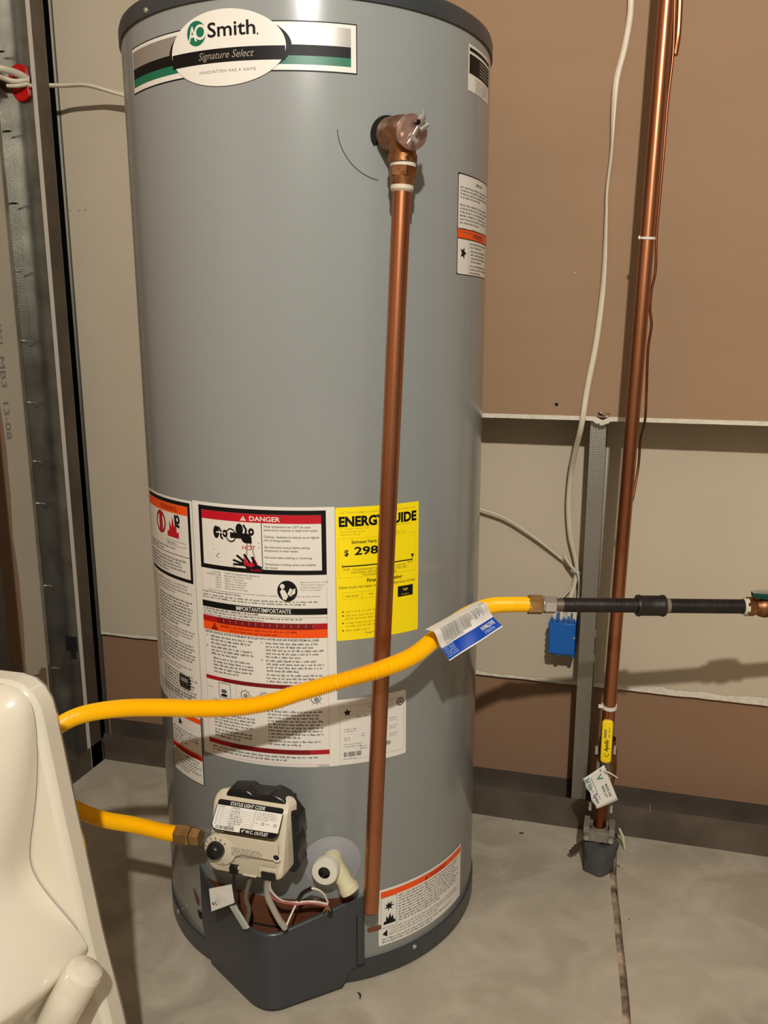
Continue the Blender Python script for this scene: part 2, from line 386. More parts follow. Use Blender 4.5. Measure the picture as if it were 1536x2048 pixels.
# back wall: rear kraft board, ivory board with torn lower edge, upper kraft panel on the studs
wb = bpy.data.objects.new('wall_back', None); C.objects.link(wb); wb['kind'] = 'structure'; wb.location = (0, YB, 0)
m = MB(); m.box((-.76, YB, 0), (XR, YB+.016, 1.0), M_BROWN2); m.build('rear_board', wb, smooth=False, label='brown paper faced board low behind the track')
xe = -.69
def torn(n, z0, amp, seed, x0, x1):
    g = random.Random(seed); out = []; z = z0
    for i in range(n+1):
        z += g.uniform(-amp, amp); z = max(z0-amp*1.6, min(z0+amp*1.6, z)); out.append((x0+(x1-x0)*(i/n) + (g.uniform(-.003, .003) if 0 < i < n else 0), z))
    return out
def torn_z(x): return .2690 - .0045*(x-xe)/(XR-xe)
e1 = torn(190, 0, .0030, 7, xe, XR); e1 = [(x, torn_z(x) + .0075 + z) for x, z in e1]
e2 = torn(260, 0, .0006, 9, xe, XR); e2 = [(x, torn_z(x) - .0045 + z) for x, z in e2]
m = MB(); m.prism([(x, YI+.0012, z) for x, z in e2] + [(XR, YI+.0012, ZC), (xe, YI+.0012, ZC)], (0, YB-YI-.0014, 0), M_GYP); m.build('gypsum_core', wb, smooth=False, label='white broken gypsum edge')
m = MB(); m.prism([(x, YI, z) for x, z in e1] + [(XR, YI, ZC), (xe, YI, ZC)], (0, .0011, 0), M_IVORY); m.build('ivory_board', wb, smooth=False, label='ivory paper faced board with torn lower edge')
m = MB()
for (px, py) in ((141, 421), (158, 421), (171, 420)):
    p = pY(px, py, YI); m.lathe([(0, .0012), (.0008, .0010), (.001, 0)], M_OTEXT if px != 171 else M_DEBRIS, (p.x, YI, p.z), (0, -1, 0), 8)
m.build('nail_mark', wb)
xp0, zp = .05, .8045
m = MB(); m.box((xp0, YF-.016, zp+.006), (XR, YF-.0002, ZC), M_BROWN)
m.build('upper_panel', wb, smooth=False, label='brown kraft faced drywall panel over the studs')
# folded white paper edge with a torn place over the stud
ex = []
for i in range(121):
    x = xp0 + (XR-xp0)*i/120; ex.append(x)
xs_ = pY(1205, 848, YF).x
ex = sorted(set(ex + [xs_ + d*.002 for d in range(-9, 10)]))
top = [(x, zp+.0075 - (.006*math.exp(-((x-xs_)/.008)**2))) for x in ex]
bot = [(x, zp + rng.uniform(-.0002, .0002) - .008*math.exp(-((x-xs_)/.010)**2) + (rng.uniform(-.003, .003) if abs(x-xs_) < .014 else 0)) for x in ex]
m = MB(); m.prism([(x, YF-.0172, z) for x, z in bot] + [(x, YF-.0172, z) for x, z in reversed(top)], (0, .016, 0), M_GYP); m.build('folded_paper_edge', wb, smooth=False, label='white folded lower edge of the brown panel')
m = MB()
for i in range(7):
    a = Vector((xs_ + rng.uniform(-.012, .008), YF-.0185, zp+.008+rng.uniform(-.002, .006))); 
    m.prism([a, a+Vector((rng.uniform(.003, .008), -.002, .001)), a+Vector((rng.uniform(0, .006), -.001, rng.uniform(.002, .006)))], (0, .001, 0), [M_BROWN, M_GYP, M_VOID][i % 3])
m.build('torn_paper', wb, smooth=False)
for (px, py, r_) in ((1113, 809, .0032), (1150, 545, .0012)):
    p = pY(px, py, YF-.016); m = MB(); m.lathe([(0, r_), (.0006, r_*.8), (.0002, 0)], M_VOID if r_ > .002 else M_GYP, p, (0, -1, 0), 12); m.build('small_hole' if r_ > .002 else 'paper_nick', wb)
# back track (J runner)
TH = .064
m = MB()
m.box((XL+.002, YF-.0008, 0), (XR, YF, TH), M_TRACK); m.build('trim_1', smooth=False, kind='structure')
m = MB(); m.box((XL-.05, YF, 0.0), (XR, YB-.0012, .0009), M_TRACK); m.box((XL-.05, YB-.0012, 0), (XR, YB-.0004, .049), M_TRACK)
m.build('trim_2', smooth=False, kind='structure')

# left wall: track, C stud, boards
wl = bpy.data.objects.new('wall_left', None); C.objects.link(wl); wl['kind'] = 'structure'; wl.location = (XL, 0, 0)
XW = XL - .0925
m = MB(); m.box((XW-.018, YN, 0), (XW-.003, YB, ZC), M_IVORY)
m.build('ivory_board', wl, smooth=False, label='ivory faced back of the drywall')
M_KRAFT_LOW = M_BROWN2  # same brown as the lower kraft paper
m = MB()
# kraft strip left of the ivory edge strip (paper wrap boundary) and torn lower part
zz = [0.0, .23] ; tz = torn(26, .235, .006, 21, .232, .14)
m.prism([(XW-.0028, y, z) for y, z in tz] + [(XW-.0028, .14, 0), (XW-.0028, .232, 0)], (.0012, 0, 0), M_BROWN2); m.build('torn_kraft_patch', wl, smooth=False)
wy = [(YN, 0), (YN, ZC)] + [(.173 + .0025*math.sin(k*7.3) + (.002 if k % 3 else 0), ZC - ZC*k/60) for k in range(61)]
m = MB(); m.prism([(XW-.0029, y, z) for y, z in wy], (.0008, 0, 0), M_BROWN); m.build('kraft_paper', wl, smooth=False, label='brown kraft paper beside the ivory edge strip')
m = MB(); m.box((XL-.0008, YN, 0), (XL, YF-.001, .052), M_TRACK); m.build('trim_3', smooth=False, kind='structure')
m = MB(); m.box((XW, YN, 0), (XL-.0008, YF, .0009), M_TRACK); m.build('trim_4', smooth=False, kind='structure')
# printed code on the drywall edge
L = Label(lambda u, v, o: Vector((XW-.0026+.0004+o, .180+v, 1.16-u)), .6, .03)
L.text('HOOD  GRHXI  MB3  13-08', 0, 0, h=.015, w=.42, mt=M_FINE, lay=2)
L.build('printed_code', wl)

Y0, Y1 = .236, .2755
def c_stud(name, label, x0, x1, y0, y1, knurled_far=True, lip=.008, group=None):
    t = thing(name, label, 'stud', ((x0+x1)/2, y1, 0), group); th = .0009
    m = MB(); m.box((x0, y1-th, .001), (x1, y1, ZC-.01), M_GALV); m.build('web', t, smooth=False)
    m = MB(); m.box((x1-th, y0, .001), (x1, y1-th, ZC-.01), M_TRACK); m.build('near_flange', t, smooth=False)
    m = MB(); m.box((x0, y0, .001), (x0+th, y1-th, ZC-.01), M_KNURL); m.build('far_flange', t, smooth=False)
    m = MB(); m.box((x1-lip, y0-.0004, .001), (x1+.0004, y0+th, ZC-.01), mat('bright_lip', (222, 216, 202), .4, metal=.35)); m.build('lip', t, smooth=False)
    m = MB(); m.box((x0+th, y0, .001), (x0+lip, y0+th, ZC-.01), M_GALV); m.build('lip', t, smooth=False)
    return t
ls = c_stud('metal_stud', 'galvanized open C stud in left wall with screw tips poking inside', XW, XL, Y0, Y1)
for i, (px, py) in enumerate(((10, 108), (28, 267), (43, 410), (48, 543), (56, 682), (66, 805), (78, 922), (88, 1005), (100, 1170), (108, 1338))):
    p = pX(px-6, py, XW)
    m = MB(); z = p.z; y = .254
    pts = [Vector((XW-.002, y, z)), Vector((XW+.012, y, z)), Vector((XW+.018, y, z-.0004))]
    m.tube(pts, [.0018, .0017, .0002], M_CHROME if 2 < i else M_BLACK, 8); m.build('screw_tip', ls)
# knockout near the bottom of the web
pk = pY(143, 1290, Y1-.001)
m = MB(); m.box((pk.x-.014, Y1-.0022, pk.z-.014), (pk.x+.014, Y1-.0012, pk.z+.020), M_VOID); m.box((pk.x-.003, Y1-.0022, pk.z-.032), (pk.x+.010, Y1-.0012, pk.z-.014), M_VOID)
m.build('knockout', ls, smooth=False)
# bracket inside left track
a = pX(95, 1563, XL-.01)
m = MB(); m.box((XL-.05, .095, .050), (XL-.0012, .165, .0515), M_GALV); m.lathe([(0, .006), (.0008, .005), (.0006, 0)], M_VOID, (XL-.024, .116, .0516), (0, 0, 1), 14)
br = m.build('track_bracket', base=(XL-.025, .13, .05), smooth=False); tag(br, 'small galvanized bracket with a hole on the left floor track', 'bracket')
# corner angle with perforated edge (left end of ivory board) and black shade boxes behind
t = thing('corner_angle', 'dark corner angle with perforated edge beside ivory board', 'metal angle', (xe, YI, 0))
m = MB(); m.box((xe-.003, YI-.006, .001), (xe-.0015, YI-.002, ZC-.01), M_KNURL); m.build('perforated_leg', t, smooth=False)
m = MB(); m.box((xe-.0015, YI-.0022, .001), (xe+.004, YI-.0006, ZC-.01), M_KNURL); m.build('edge_bead', t, smooth=False)
m = MB(); m.box((-.80, YB, 0), (-.76, YB+.016, ZC), M_VOID); m.box((-.716, .2775, .001), (-.706, YB, ZC), M_VOID); m.build('cavity_shade', smooth=False, kind='structure')  # black boxes put in as the shade of the corner cavity
# second stud at the left edge of the frame
s2 = c_stud('metal_stud', 'galvanized stud at left picture edge nearer the camera', XW, XL, -.02, .02)
# back stud
bs = thing('metal_stud', 'knurled galvanized stud below the torn edge of brown panel', 'stud', (.423, YF, 0))
sx0, sx1 = .4095, .4370
m = MB(); m.box((sx0, YF+.0002, .001), (sx1, YF+.0012, zp+.03), M_KNURL); m.build('face_flange', bs, smooth=False)
m = MB(); m.box((sx0, YF+.0012, .001), (sx0+.001, YI-.001, zp+.03), M_GALV); m.build('web', bs, smooth=False)
m = MB(); m.box((sx0, YI-.0022, .001), (sx1, YI-.0012, zp+.03), M_KNURL); m.build('rear_flange', bs, smooth=False)
for z in (.405, .355):
    m = MB(); m.box((sx1, YF+.003, z-.006), (sx1+.002, YF+.012, z+.006), M_GALV); m.build('punched_tab', bs, smooth=False)
# small screws / tape bits on back track
for (px, py, s_) in ((1300, 1612, .003), (1120, 1590, .006)):
    p = pY(px, py, YF-.001)
tscr = MB(); p = pY(1300, 1610, YF-.001); tscr.tube([p, p+Vector((0, -.004, -.001)), p+Vector((.0005, -.005, -.012))], [.001, .001, .0008], M_CHROME, 6)
tag(tscr.build('screw', base=p), 'small bright screw hanging on the back floor track', 'screw')

# ================================================================== WATER HEATER
wh = thing('water_heater', 'tall grey cylindrical gas water heater with warning labels on concrete floor', 'water heater', (0, 0, 0))
ZB, ZT = .0389, 1.3306
m = MB(); m.lathe([(.02, R-.002), (ZB, R-.0005), (ZB+.001, R), (ZT+.004, R)], M_GREY, (0, 0, 0), (0, 0, 1), 160); m.build('jacket', wh)
m = MB(); m.lathe([(ZT, R+.0004), (ZT, R+.0026), (ZT+.016, R+.0026), (ZT+.022, R+.0008), (ZT+.026, R-.005), (ZT+.028, R-.02), (ZT+.034, .05), (ZT+.034, 0)], M_DARK, (0, 0, 0), (0, 0, 1), 160); m.build('top_cap', wh)
m = MB(); m.lathe([(ZB, R-.001), (ZB, R+.0022), (.007, R+.0022), (.0045, R+.0005), (.0045, .1), (.0045, 0)], M_DARK, (0, 0, 0), (0, 0, 1), 160); m.build('bottom_cap', wh)
m = MB(); m.lathe([(.0002, R-.012), (.005, R-.012), (.005, 0)], M_VOID, (0, 0, 0), (0, 0, 1), 64); m.lathe([(.0002, R-.012), (.0002, 0)], M_VOID, (0, 0, 0), (0, 0, 1), 64); m.build('foot_ring', wh)
for px, py, top in ((292, 21, 1), (357, 1822, 0), (829, 1893, 0)):
    az, z = cyl(px, py, R+.0026); m = MB()
    m.lathe([(0, .0036), (.001, .0036), (.0022, .0025), (.0027, 0)], M_CHROME, rad(az, R+.0024, z), rad(az, 1, 0), 14); m.build('screw', wh)

def lab(az0, az1, z0, z1, r=R+.0004): W = math.radians(az1-az0)*R; return Label(cyl_fn(az0, z0, r), W, z1-z0)
# ---- logo band
L = lab(-129.5, -56.8, 1.2505, 1.3045); W, H = L.W, L.H
L.rect(0, 0, W, H, M_BLACK, 0); L.rect(.0014, .0014, W-.0012, H-.0014, M_PAPER, 1)
iu0, iu1 = .0035, W-.0075
L.rect(iu0, H*.53, iu1, H*.90, M_SILVER, 2); L.rect(iu0, H*.31, iu1, H*.53, M_BLACK, 2); L.rect(iu0, H*.14, iu1, H*.31, M_GREEN, 2)
cu = math.radians(-91.8+129.5)*R; cv = 1.2782-1.2505
L.ell(cu+.001, cv, .0815, .0345, M_BLACK, 3)
L.ell(cu, cv, .0758, .0412, M_PAPER, 4)
hb = lambda v: .0758*math.sqrt(1-((v-cv)/.0412)**2)
L.band(cu-hb(cv-.0065), cu+hb(cv-.0065), cv-.0155, cv-.0005, M_BLACK, 5)
def at_l(px, py, az0=-129.5, z0=1.2505): a, z = cyl(px, py); return math.radians(a-az0)*R, z-z0
gu, gv = at_l(394, 68)
L.disc(gu, gv, .0136, .0136, M_GREEN, 5, 36)
L.text('A', gu-.0118, gv-.0082, h=.0165, w=.0125, mt=M_PAPER, lay=6, bold=.015)
L.ring(gu+.0058, gv+.0008, .0056, .0084, M_PAPER, 6, 26, 1.0)
su, sv = at_l(417, 76)
L.text('Smith', su, sv, h=.0155, w=.0605, mt=M_BLACK, lay=6, bold=.012, spacing=1.0)
L.disc(su+.063, sv, .001, .001, M_BLACK, 6, 8)
L.text('Signature Select', cu+.002, cv-.0112, h=.0078, w=.072, mt=M_SILVER, lay=6, align='c', shear=.35)
L.text('INNOVATION HAS A NAME', cu+.003, cv-.0262, h=.0030, w=.073, mt=M_SILVER, lay=6, align='c', spacing=1.1)
L.build('brand_label', wh, 'white oval brand label on black and green band')
# ---- right hand labels
L = lab(-17.5, .8, 1.2625, 1.3176); W, H = L.W, L.H
L.rect(0, 0, W, H, M_PAPER, 0); L.rect(.003, H*.86, W, H*.94, M_BLACK, 1); L.rect(.003, H*.38, W, H*.80, M_BLACK, 1)
for k in range(5): L.rect(W*.42, H*(.72-.07*k), W*.9, H*(.745-.07*k), M_FINE, 2)
L.para(.022, W-.008, H*.34, 6, .003, M_FINE, 2, fill=.45); L.build('rating_label', wh, 'small black and white label at top right')
L = lab(-21.9, 3.8, 1.0300, 1.1590); W, H = L.W, L.H
L.rect(0, 0, W, H, M_BLACK, 0); L.rrect(.001, .001, W-.001, H-.0016, .003, M_PAPER, 1)
L.text('IMPORTANT', W*.55, H-.011, h=.0034, mt=M_FINE2, lay=2, align='c', bold=.02)
L.para(.005, W-.006, H-.015, 4, .0042, M_FINE2, 2); L.para(.005, W-.006, H-.037, 6, .0045, M_FINE2, 2); L.para(.005, W-.006, H-.067, 2, .0045, M_FINE2, 2)
L.rect(0, H*.365, W, H*.455, M_ORANGE, 2); L.rect(0, H*.36, W, H*.367, M_BLACK, 3); L.rect(0, H*.455, W, H*.461, M_BLACK, 3)
L.text('WARNING', W*.55, H*.385, h=.006, mt=M_OTEXT, lay=4, align='c', bold=.02)
L.rect(W*.26, .002, W*.265, H*.36, M_FINE, 2); burst(L, W*.13, H*.22, .0095, M_BLACK, 3, 5, 4)
L.para(W*.3, W-.006, H*.345, 2, .0045, M_FINE2, 2); L.para(W*.32, W-.006, H*.27, 4, .0045, M_FINE2, 2); L.para(W*.3, W-.006, H*.12, 3, .0045, M_FINE2, 2)
L.build('warning_label', wh, 'tall white label with orange strip at right side')
# ---- left column label
zA0, zA1 = .4105, .7283
L = lab(-147.5, -109.75, zA0, zA1); W, H = L.W, L.H
L.rect(0, 0, W, H, M_PAPER, 0); L.rect(W-.0012, 0, W-.0006, H, M_FINE, 1)
zz1 = H-.0035; bx1 = W-.0055; bb = H-.118
L.rect(.03, bb, bx1, zz1, M_BLACK, 1); L.rect(.03, bb+.005, bx1-.005, zz1-.0055, M_PAPER, 2)
L.rect(.03, zz1-.0185, bx1-.005, zz1-.0055, M_ORANGE, 3); L.text('WARNING', .09, zz1-.0155, h=.007, mt=M_OTEXT, lay=4, align='l', bold=.02)
flame(L, bx1-.042, H-.057, .031, .030, M_RED, 4); L.disc(bx1-.028, H-.030, .0055, .0065, M_BLACK, 5, 14); L.disc(bx1-.028, H-.030, .002, .003, M_PAPER, 6, 10)
L.line([(bx1-.034, H-.024), (bx1-.033, H-.038), (bx1-.024, H-.040)], .004, M_BLACK, 5)
L.ring(bx1-.078, H-.040, .0125, .0165, M_DRED, 4); L.rect(bx1-.083, H-.052, bx1-.072, H-.028, M_DRED, 4)
L.frame(bx1-.062, H-.069, bx1-.012, H-.062, .0006, M_FINE, 3); L.para(bx1-.058, bx1-.015, H-.0635, 1, .004, M_FINE2, 4)
L.rect(.03, H-.082, bx1-.005, H-.0812, M_BLACK, 3); L.para(.035, bx1-.030, H-.071, 2, .0042, M_FINE2, 3); L.para(.035, bx1-.010, H-.086, 5, .0048, M_FINE2, 3)
for k, (n_, g_) in enumerate(((4, 0), (9, .023), (4, .067), (7, .088), (2, .124), (9, .136))):
    L.para(.062, W-.008, H-.122-g_, n_, .0047, M_FINE2 if k % 2 else M_FINE, 2)
L.para(.035, .058, H-.122, 30, .0047, M_FINE, 2)
L.rrect(W-.052, .036, W-.024, .056, .003, M_BLACK, 2); L.rect(W-.048, .046, W-.030, .052, M_FINE, 3)
L.para(.04, W-.012, .030, 5, .0047, M_FINE, 2); L.rect(.03, .003, W-.010, .0036, M_FINE, 2)
L.build('safety_label', wh, 'long white label column with orange header and red flame')
# ---- centre label
zB0, zB1 = .3597, .7303
L = lab(-109.7, -64.35, zB0, zB1); W, H = L.W, L.H
L.rect(0, 0, W, H, M_PAPER, 0)
def fu(px): return W*px            # fraction across
u0, u1 = .0115, W-.0115; vt = H-.0045
full_fn = L.fn; SV = .823; L.fn = lambda u, v, o: full_fn(u, vt-(vt-v)*SV, o)
vb = H-.1105
L.rect(u0, vb, u1, vt, M_BLACK, 1); L.rect(u0+.0058, vb+.0075, u1-.0062, vt-.0075, M_PAPER, 2)
L.rect(u0+.0058, vt-.0215, u1-.0062, vt-.0075, M_RED, 3)
cxl = u0 + .0975
tri_sign(L, u0+.072, vt-.0192, .0088, M_PAPER, M_RED, 4); L.text('DANGER', u0+.081, vt-.0187, h=.0078, w=.042, mt=M_PAPER, lay=4, bold=.02)
L.rect(cxl-.0005, vb+.0075, cxl+.0005, vt-.0215, M_BLACK, 3)
# tap, basin and hand pictogram
tx, ty = u0+.030, vt-.042
L.disc(tx, ty, .0048, .0105, M_BLACK, 4, 20); L.line([(tx+.0035, ty+.009), (tx+.008, ty+.002), (tx+.007, ty-.006), (tx+.010, ty-.011)], .003, M_BLACK, 4); L.ring(tx+.014, ty-.001, .0015, .0042, M_BLACK, 4, 14, 1.5); L.rect(tx, ty-.001, tx+.012, ty+.001, M_PAPER, 5)
tx2, ty2 = u0+.066, vt-.034
L.disc(tx2, ty2, .0055, .0095, M_BLACK, 4, 20); L.line([(tx2+.006, ty2+.008), (tx2+.010, ty2), (tx2+.009, ty2-.006)], .003, M_BLACK, 4); L.ring(tx2+.017, ty2-.003, .0015, .0042, M_BLACK, 4, 14, 1.5)
L.ring(u0+.053, vt-.045, .0065, .0080, M_BLACK, 4, 22, 1.45)
L.rect(u0+.052, vt-.049, u0+.077, vt-.040, M_BLACK, 5); L.disc(u0+.076, vt-.048, .0075, .0082, M_BLACK, 5, 20); L.rect(u0+.0745, vt-.056, u0+.0835, vt-.047, M_BLACK, 5)
L.line([(u0+.0765, vt-.056), (u0+.075, vt-.085)], .0016, M_SILVER, 3); L.line([(u0+.081, vt-.056), (u0+.087, vt-.080)], .0016, M_SILVER, 3)
L.line([(u0+.024, vt-.072), (u0+.094, vt-.055)], .0013, M_SILVER, 3); L.line([(u0+.094, vt-.062), (u0+.032, vt-.078), (u0+.028, vt-.083), (u0+.058, vb+.0075)], .0009, M_FINE2, 3)
L.text('HOT', u0+.079, vt-.067, h=.007, w=.019, mt=M_RED, lay=5, align='c', bold=.0)
hx, hy = u0+.079, vt-.090
L.poly([(hx-.012, hy+.004), (hx-.003, hy-.001), (hx+.006, hy+.001), (hx+.0175, hy-.004), (hx+.0175, hy-.0155), (hx-.004, hy-.009)], M_BLACK, 4)
for dx, dy, ang, ln in ((-.011, .001, 2.9, .017), (-.010, .000, 3.35, .018), (-.009, .004, 2.4, .016), (-.002, .002, 1.95, .018)):
    L.line([(hx+dx+.004, hy+dy-.003), (hx+dx+ln*math.cos(ang)*.8, hy+dy+ln*math.sin(ang)*.8)], .0036, M_BLACK, 4)
L.poly([(hx-.008, hy+.012), (hx-.003, hy+.003), (hx+.003, hy+.000), (hx+.006, hy+.013), (hx+.012, hy+.000), (hx+.002, hy-.006), (hx-.008, hy-.002)], M_RED, 5)
L.line([(hx+.004, hy+.012), (hx+.010, hy-.004)], .0036, M_BLACK, 6)
L.text('BURN', hx+.009, hy-.012, h=.004, mt=M_RED, lay=6, align='c')
tu = cxl+.003; lh = .0088
for i, s_ in enumerate(('Water temperature over 125°F can cause', 'severe burns instantly or death from scalds.', None, 'Children, disabled and elderly are at highest', 'risk of being scalded.', None, 'See instruction manual before setting', 'temperature at water heater.', None, 'Feel water before bathing or showering.', None, 'Temperature limiting valves are available,', 'see manual.')):
    v = vt - .0285 - i*.00565
    if s_: L.text(s_, tu, v, h=.0036, w=len(s_)*.00163, mt=M_FINE2, lay=3, bold=.012)
L.fn = full_fn; yy = .2784; SV2 = .66; L.fn = lambda u, v, o: full_fn(u, yy-(yy-v)*SV2, o)

L.text('WATER', u0+.034, yy-.0065, h=.0028, mt=M_FINE2, lay=2, align='r'); L.text('TEMPERATURE', u0+.034, yy-.0118, h=.0026, mt=M_FINE2, lay=2, align='r'); L.text('TIME TO PRODUCE SERIOUS', u0+.040, yy-.0065, h=.0028, mt=M_FINE2, lay=2); L.text('BURNS ON ADULT SKIN', u0+.040, yy-.0118, h=.0026, mt=M_FINE2, lay=2)
for i, (a_, b_) in enumerate((('160°F', 'About 1/2 second'), ('150°F', 'About 1 1/2 seconds'), ('140°F', 'Less than 5 seconds'), ('130°F', 'About 30 seconds'), ('120°F', 'More than 5 minutes'))):
    L.text(a_, u0+.034, yy-.0172-i*.0053, h=.0028, mt=M_FINE2, lay=2, align='r'); L.text(b_, u0+.040, yy-.0172-i*.0053, h=.0028, mt=M_FINE2, lay=2)
L.fn = full_fn; pc, pv = u0+.130, .2565
L.disc(pc, pv, .0135, .0145, M_BLACK, 2, 36); L.disc(pc-.0065, pv+.0065, .0032, .0034, M_PAPER, 3, 16)
L.poly([(pc-.010, pv-.001), (pc-.007, pv+.003), (pc-.003, pv+.001), (pc+.001, pv-.007), (pc-.002, pv-.0125), (pc-.006, pv-.0115)], M_PAPER, 3)
L.poly([(pc+.000, pv-.004), (pc+.004, pv+.0045), (pc+.0075, pv+.002), (pc+.011, pv+.0045), (pc+.0105, pv-.003), (pc+.004, pv-.007)], M_PAPER, 3); L.line([(pc+.0072, pv+.002), (pc+.0045, pv-.005)], .0007, M_BLACK, 4)
L.fn = lambda u, v, o: full_fn(u, yy-(yy-v)*SV2, o)
for i, s_ in enumerate(('See manual for more', 'information about', 'preventing burns', 'from hot water.')): L.text(s_, pc+.0175, yy-.0155-i*.0055, h=.0030, mt=M_FINE, lay=2)
L.text('The time to produce serious burns on the skin of children, seniors, and the elderly can be even shorter.', u0+.012, yy-.0455, h=.0026, w=.162, mt=M_FINE2, lay=2)
L.text('Install Thermostatic Mixing Valves', u0+.002, yy-.0505, h=.0030, w=.062, mt=M_FINE2, lay=2, bold=.02)
L.para(u0+.002, u1-.004, yy-.0530, 2, .0056, M_FINE2, 2, last=.85)
L.fn = full_fn; L.rect(u0, .012, u0+.0005, yy, M_PINK, 1); L.rect(u1-.0005, .012, u1, yy, M_PINK, 1)
ib = .2237
L.rect(u0, ib, u1, ib+.0086, M_BLACK, 3); L.text('IMPORTANT/IMPORTANTE', (u0+u1)/2+.004, ib+.0014, h=.0060, w=.078, mt=M_PAPER, lay=4, align='c', bold=.008)
L.para(u0+.002, u1-.035, ib-.0002, 1, .0040, M_FINE2, 2); L.rect(u0, ib-.0045, u1, ib-.0042, M_FINE, 2); L.para(u0+.002, u1-.018, ib-.0047, 2, .0038, M_FINE2, 2, last=.6)
rb = .2026
L.rect(u0, rb, u1, rb+.0085, M_DRED, 3); L.rect(u0+.026, rb, u0+.165, rb+.0085, M_RTEXT, 4)
for k in range(14): L.rect(u0+.036+k*.0098, rb+.0025, u0+.0365+k*.0098, rb+.007, M_PINK, 5)
L.rect(u0, rb-.0118, u1, rb, M_ORANGE, 3); tri_sign(L, u0+.020, rb-.0105, .0115, M_RTEXT, M_ORANGE, 4)
L.para(u0+.046, u1-.026, rb-.0012, 2, .0048, M_OTEXT, 4, last=.62, fill=.55); L.text('WARNING:', u0+.030, rb-.0052, h=.0032, w=.015, mt=M_RTEXT, lay=5, bold=.02)
gb = .1905
L.text('BEFORE LIGHTING, ENTIRE SYSTEM MUST BE FILLED WITH WATER AND AIR PURGED FROM ALL LINES', u0+.003, gb-.0045, h=.0030, w=.168, mt=M_BLACK, lay=2, bold=.012)
mid = u0+.090
L.para(u0+.012, mid-.008, gb-.0060, 3, .0050, M_FINE2, 2); L.text('A.', u0+.004, gb-.0100, h=.003, mt=M_FINE2, lay=2)
L.para(u0+.012, mid-.008, gb-.0215, 3, .0050, M_FINE2, 2); L.text('B.', u0+.004, gb-.0255, h=.003, mt=M_FINE2, lay=2)
L.para(u0+.015, mid-.008, gb-.0380, 5, .0049, M_FINE2, 2)
L.para(mid+.008, u1-.006, gb-.0060, 5, .0049, M_FINE2, 2); L.text('C.', mid+.001, gb-.0100, h=.003, mt=M_FINE2, lay=2)
L.para(mid+.008, u1-.006, gb-.0310, 4, .0049, M_FINE2, 2); L.para(mid+.008, u1-.006, gb-.0515, 3, .0049, M_FINE2, 2); L.text('D.', mid+.001, gb-.0350, h=.003, mt=M_FINE2, lay=2)
r2 = .1170
L.band(u0, u1, r2, r2+.0055, M_DRED, 3); L.rect(u0+.03, r2, u0+.155, r2+.0055, M_RTEXT, 4)
# row of pictograms
pv = r2-.0125
L.text('FIGURE 1', u0+.003, pv, h=.0018, mt=M_FINE, lay=2); L.frame(u0+.022, pv-.012, u0+.042, pv+.010, .0008, M_FINE2, 2); L.disc(u0+.031, pv-.002, .005, .003, M_FINE2, 3, 12); L.disc(u0+.031, pv-.008, .006, .002, M_BLACK, 3, 12)
for k, cu_ in enumerate((u0+.065, u0+.094, u0+.165)):
    L.ring(cu_, pv-.002, .0058, .0068, M_FINE2, 2); L.disc(cu_+.001, pv-.003, .0035, .0035, M_FINE, 3, 12)
    for q in range(9):
        a_ = PI*2*q/9; L.line([(cu_+.008*math.cos(a_), pv-.002+.008*math.sin(a_)), (cu_+.0095*math.cos(a_), pv-.002+.0095*math.sin(a_))], .0008, M_FINE2, 2)
L.rect(u0+.051, pv-.020, u0+.0514, pv+.011, M_FINE, 2); L.rect(u0+.118, pv-.020, u0+.1184, pv+.011, M_FINE, 2)
L.para(u0+.012, mid-.008, pv-.0140, 4, .0048, M_FINE2, 2); L.para(u0+.012, mid-.008, pv-.0345, 5, .0048, M_FINE2, 2); L.para(u0+.012, mid-.008, pv-.0595, 3, .0048, M_FINE2, 2)
L.para(mid+.008, u1-.006, pv-.0190, 9, .0048, M_FINE2, 2); L.para(mid+.008, u1-.006, pv-.0635, 2, .0048, M_FINE2, 2)
L.rect(u0, .0195, u1, .0262, M_DRED, 3); L.rect(u0+.04, .0195, u0+.155, .0262, M_RTEXT, 4)
L.para(u0+.006, u1-.010, .0175, 2, .0048, M_FINE2, 2, last=.7); L.rect(u0, .0040, u1, .0044, M_PINK, 2); L.text('100263764', u1-.001, .0008, h=.0024, mt=M_FINE2, lay=2, align='r')
L.build('danger_label', wh, 'large white centre label with black framed DANGER panel and red bars')
# ---- energy label
L = lab(-64.2, -37.4, .5447, .7290, R+.0006); W, H = L.W, L.H
L.rrect(0, 0, W, H, .002, M_YEL, 0)
L.text('U.S. Government', .006, H-.0085, h=.0030, mt=M_YGOLD, lay=1); L.text('Federal law prohibits removal of this label before consumer purchase', W-.006, H-.0085, h=.0026, w=.082, mt=M_YGOLD, lay=1, align='r')
L.text('ENERGYGUIDE', .0045, H-.0255, h=.0140, w=W-.0085, mt=M_BLACK, lay=1, bold=.045)
for i, s_ in enumerate(('For Water Heater, Gas', 'Tank Size (Storage Capacity)', 'Capacity 38 gal')): L.text(s_, .0055, H-.0300-i*.0040, h=.0024, w=.040-.006*i, mt=M_YGOLD, lay=1)
L.text('Made by the maker', W-.014, H-.0295, h=.0022, w=.024, mt=M_YGOLD, lay=1, align='r'); L.text('MODEL NO.', W-.022, H-.0400, h=.0026, mt=M_YGOLD, lay=1, align='r')
L.disc(.0615, H-.039, .003, .003, M_BLACK, 1, 12)
L.frame(.0035, H-.096, W-.005, H-.0420, .0003, M_YGOLD, 1)
L.text('Estimated Yearly Energy Cost', .0215, H-.0495, h=.0042, w=.062, mt=M_BLACK, lay=2, bold=.012)
L.text('$', .0115, H-.0655, h=.0080, mt=M_BLACK, lay=2, bold=.02); L.text('298', .0250, H-.0650, h=.0110, w=.0330, mt=M_BLACK, lay=2, bold=.022)
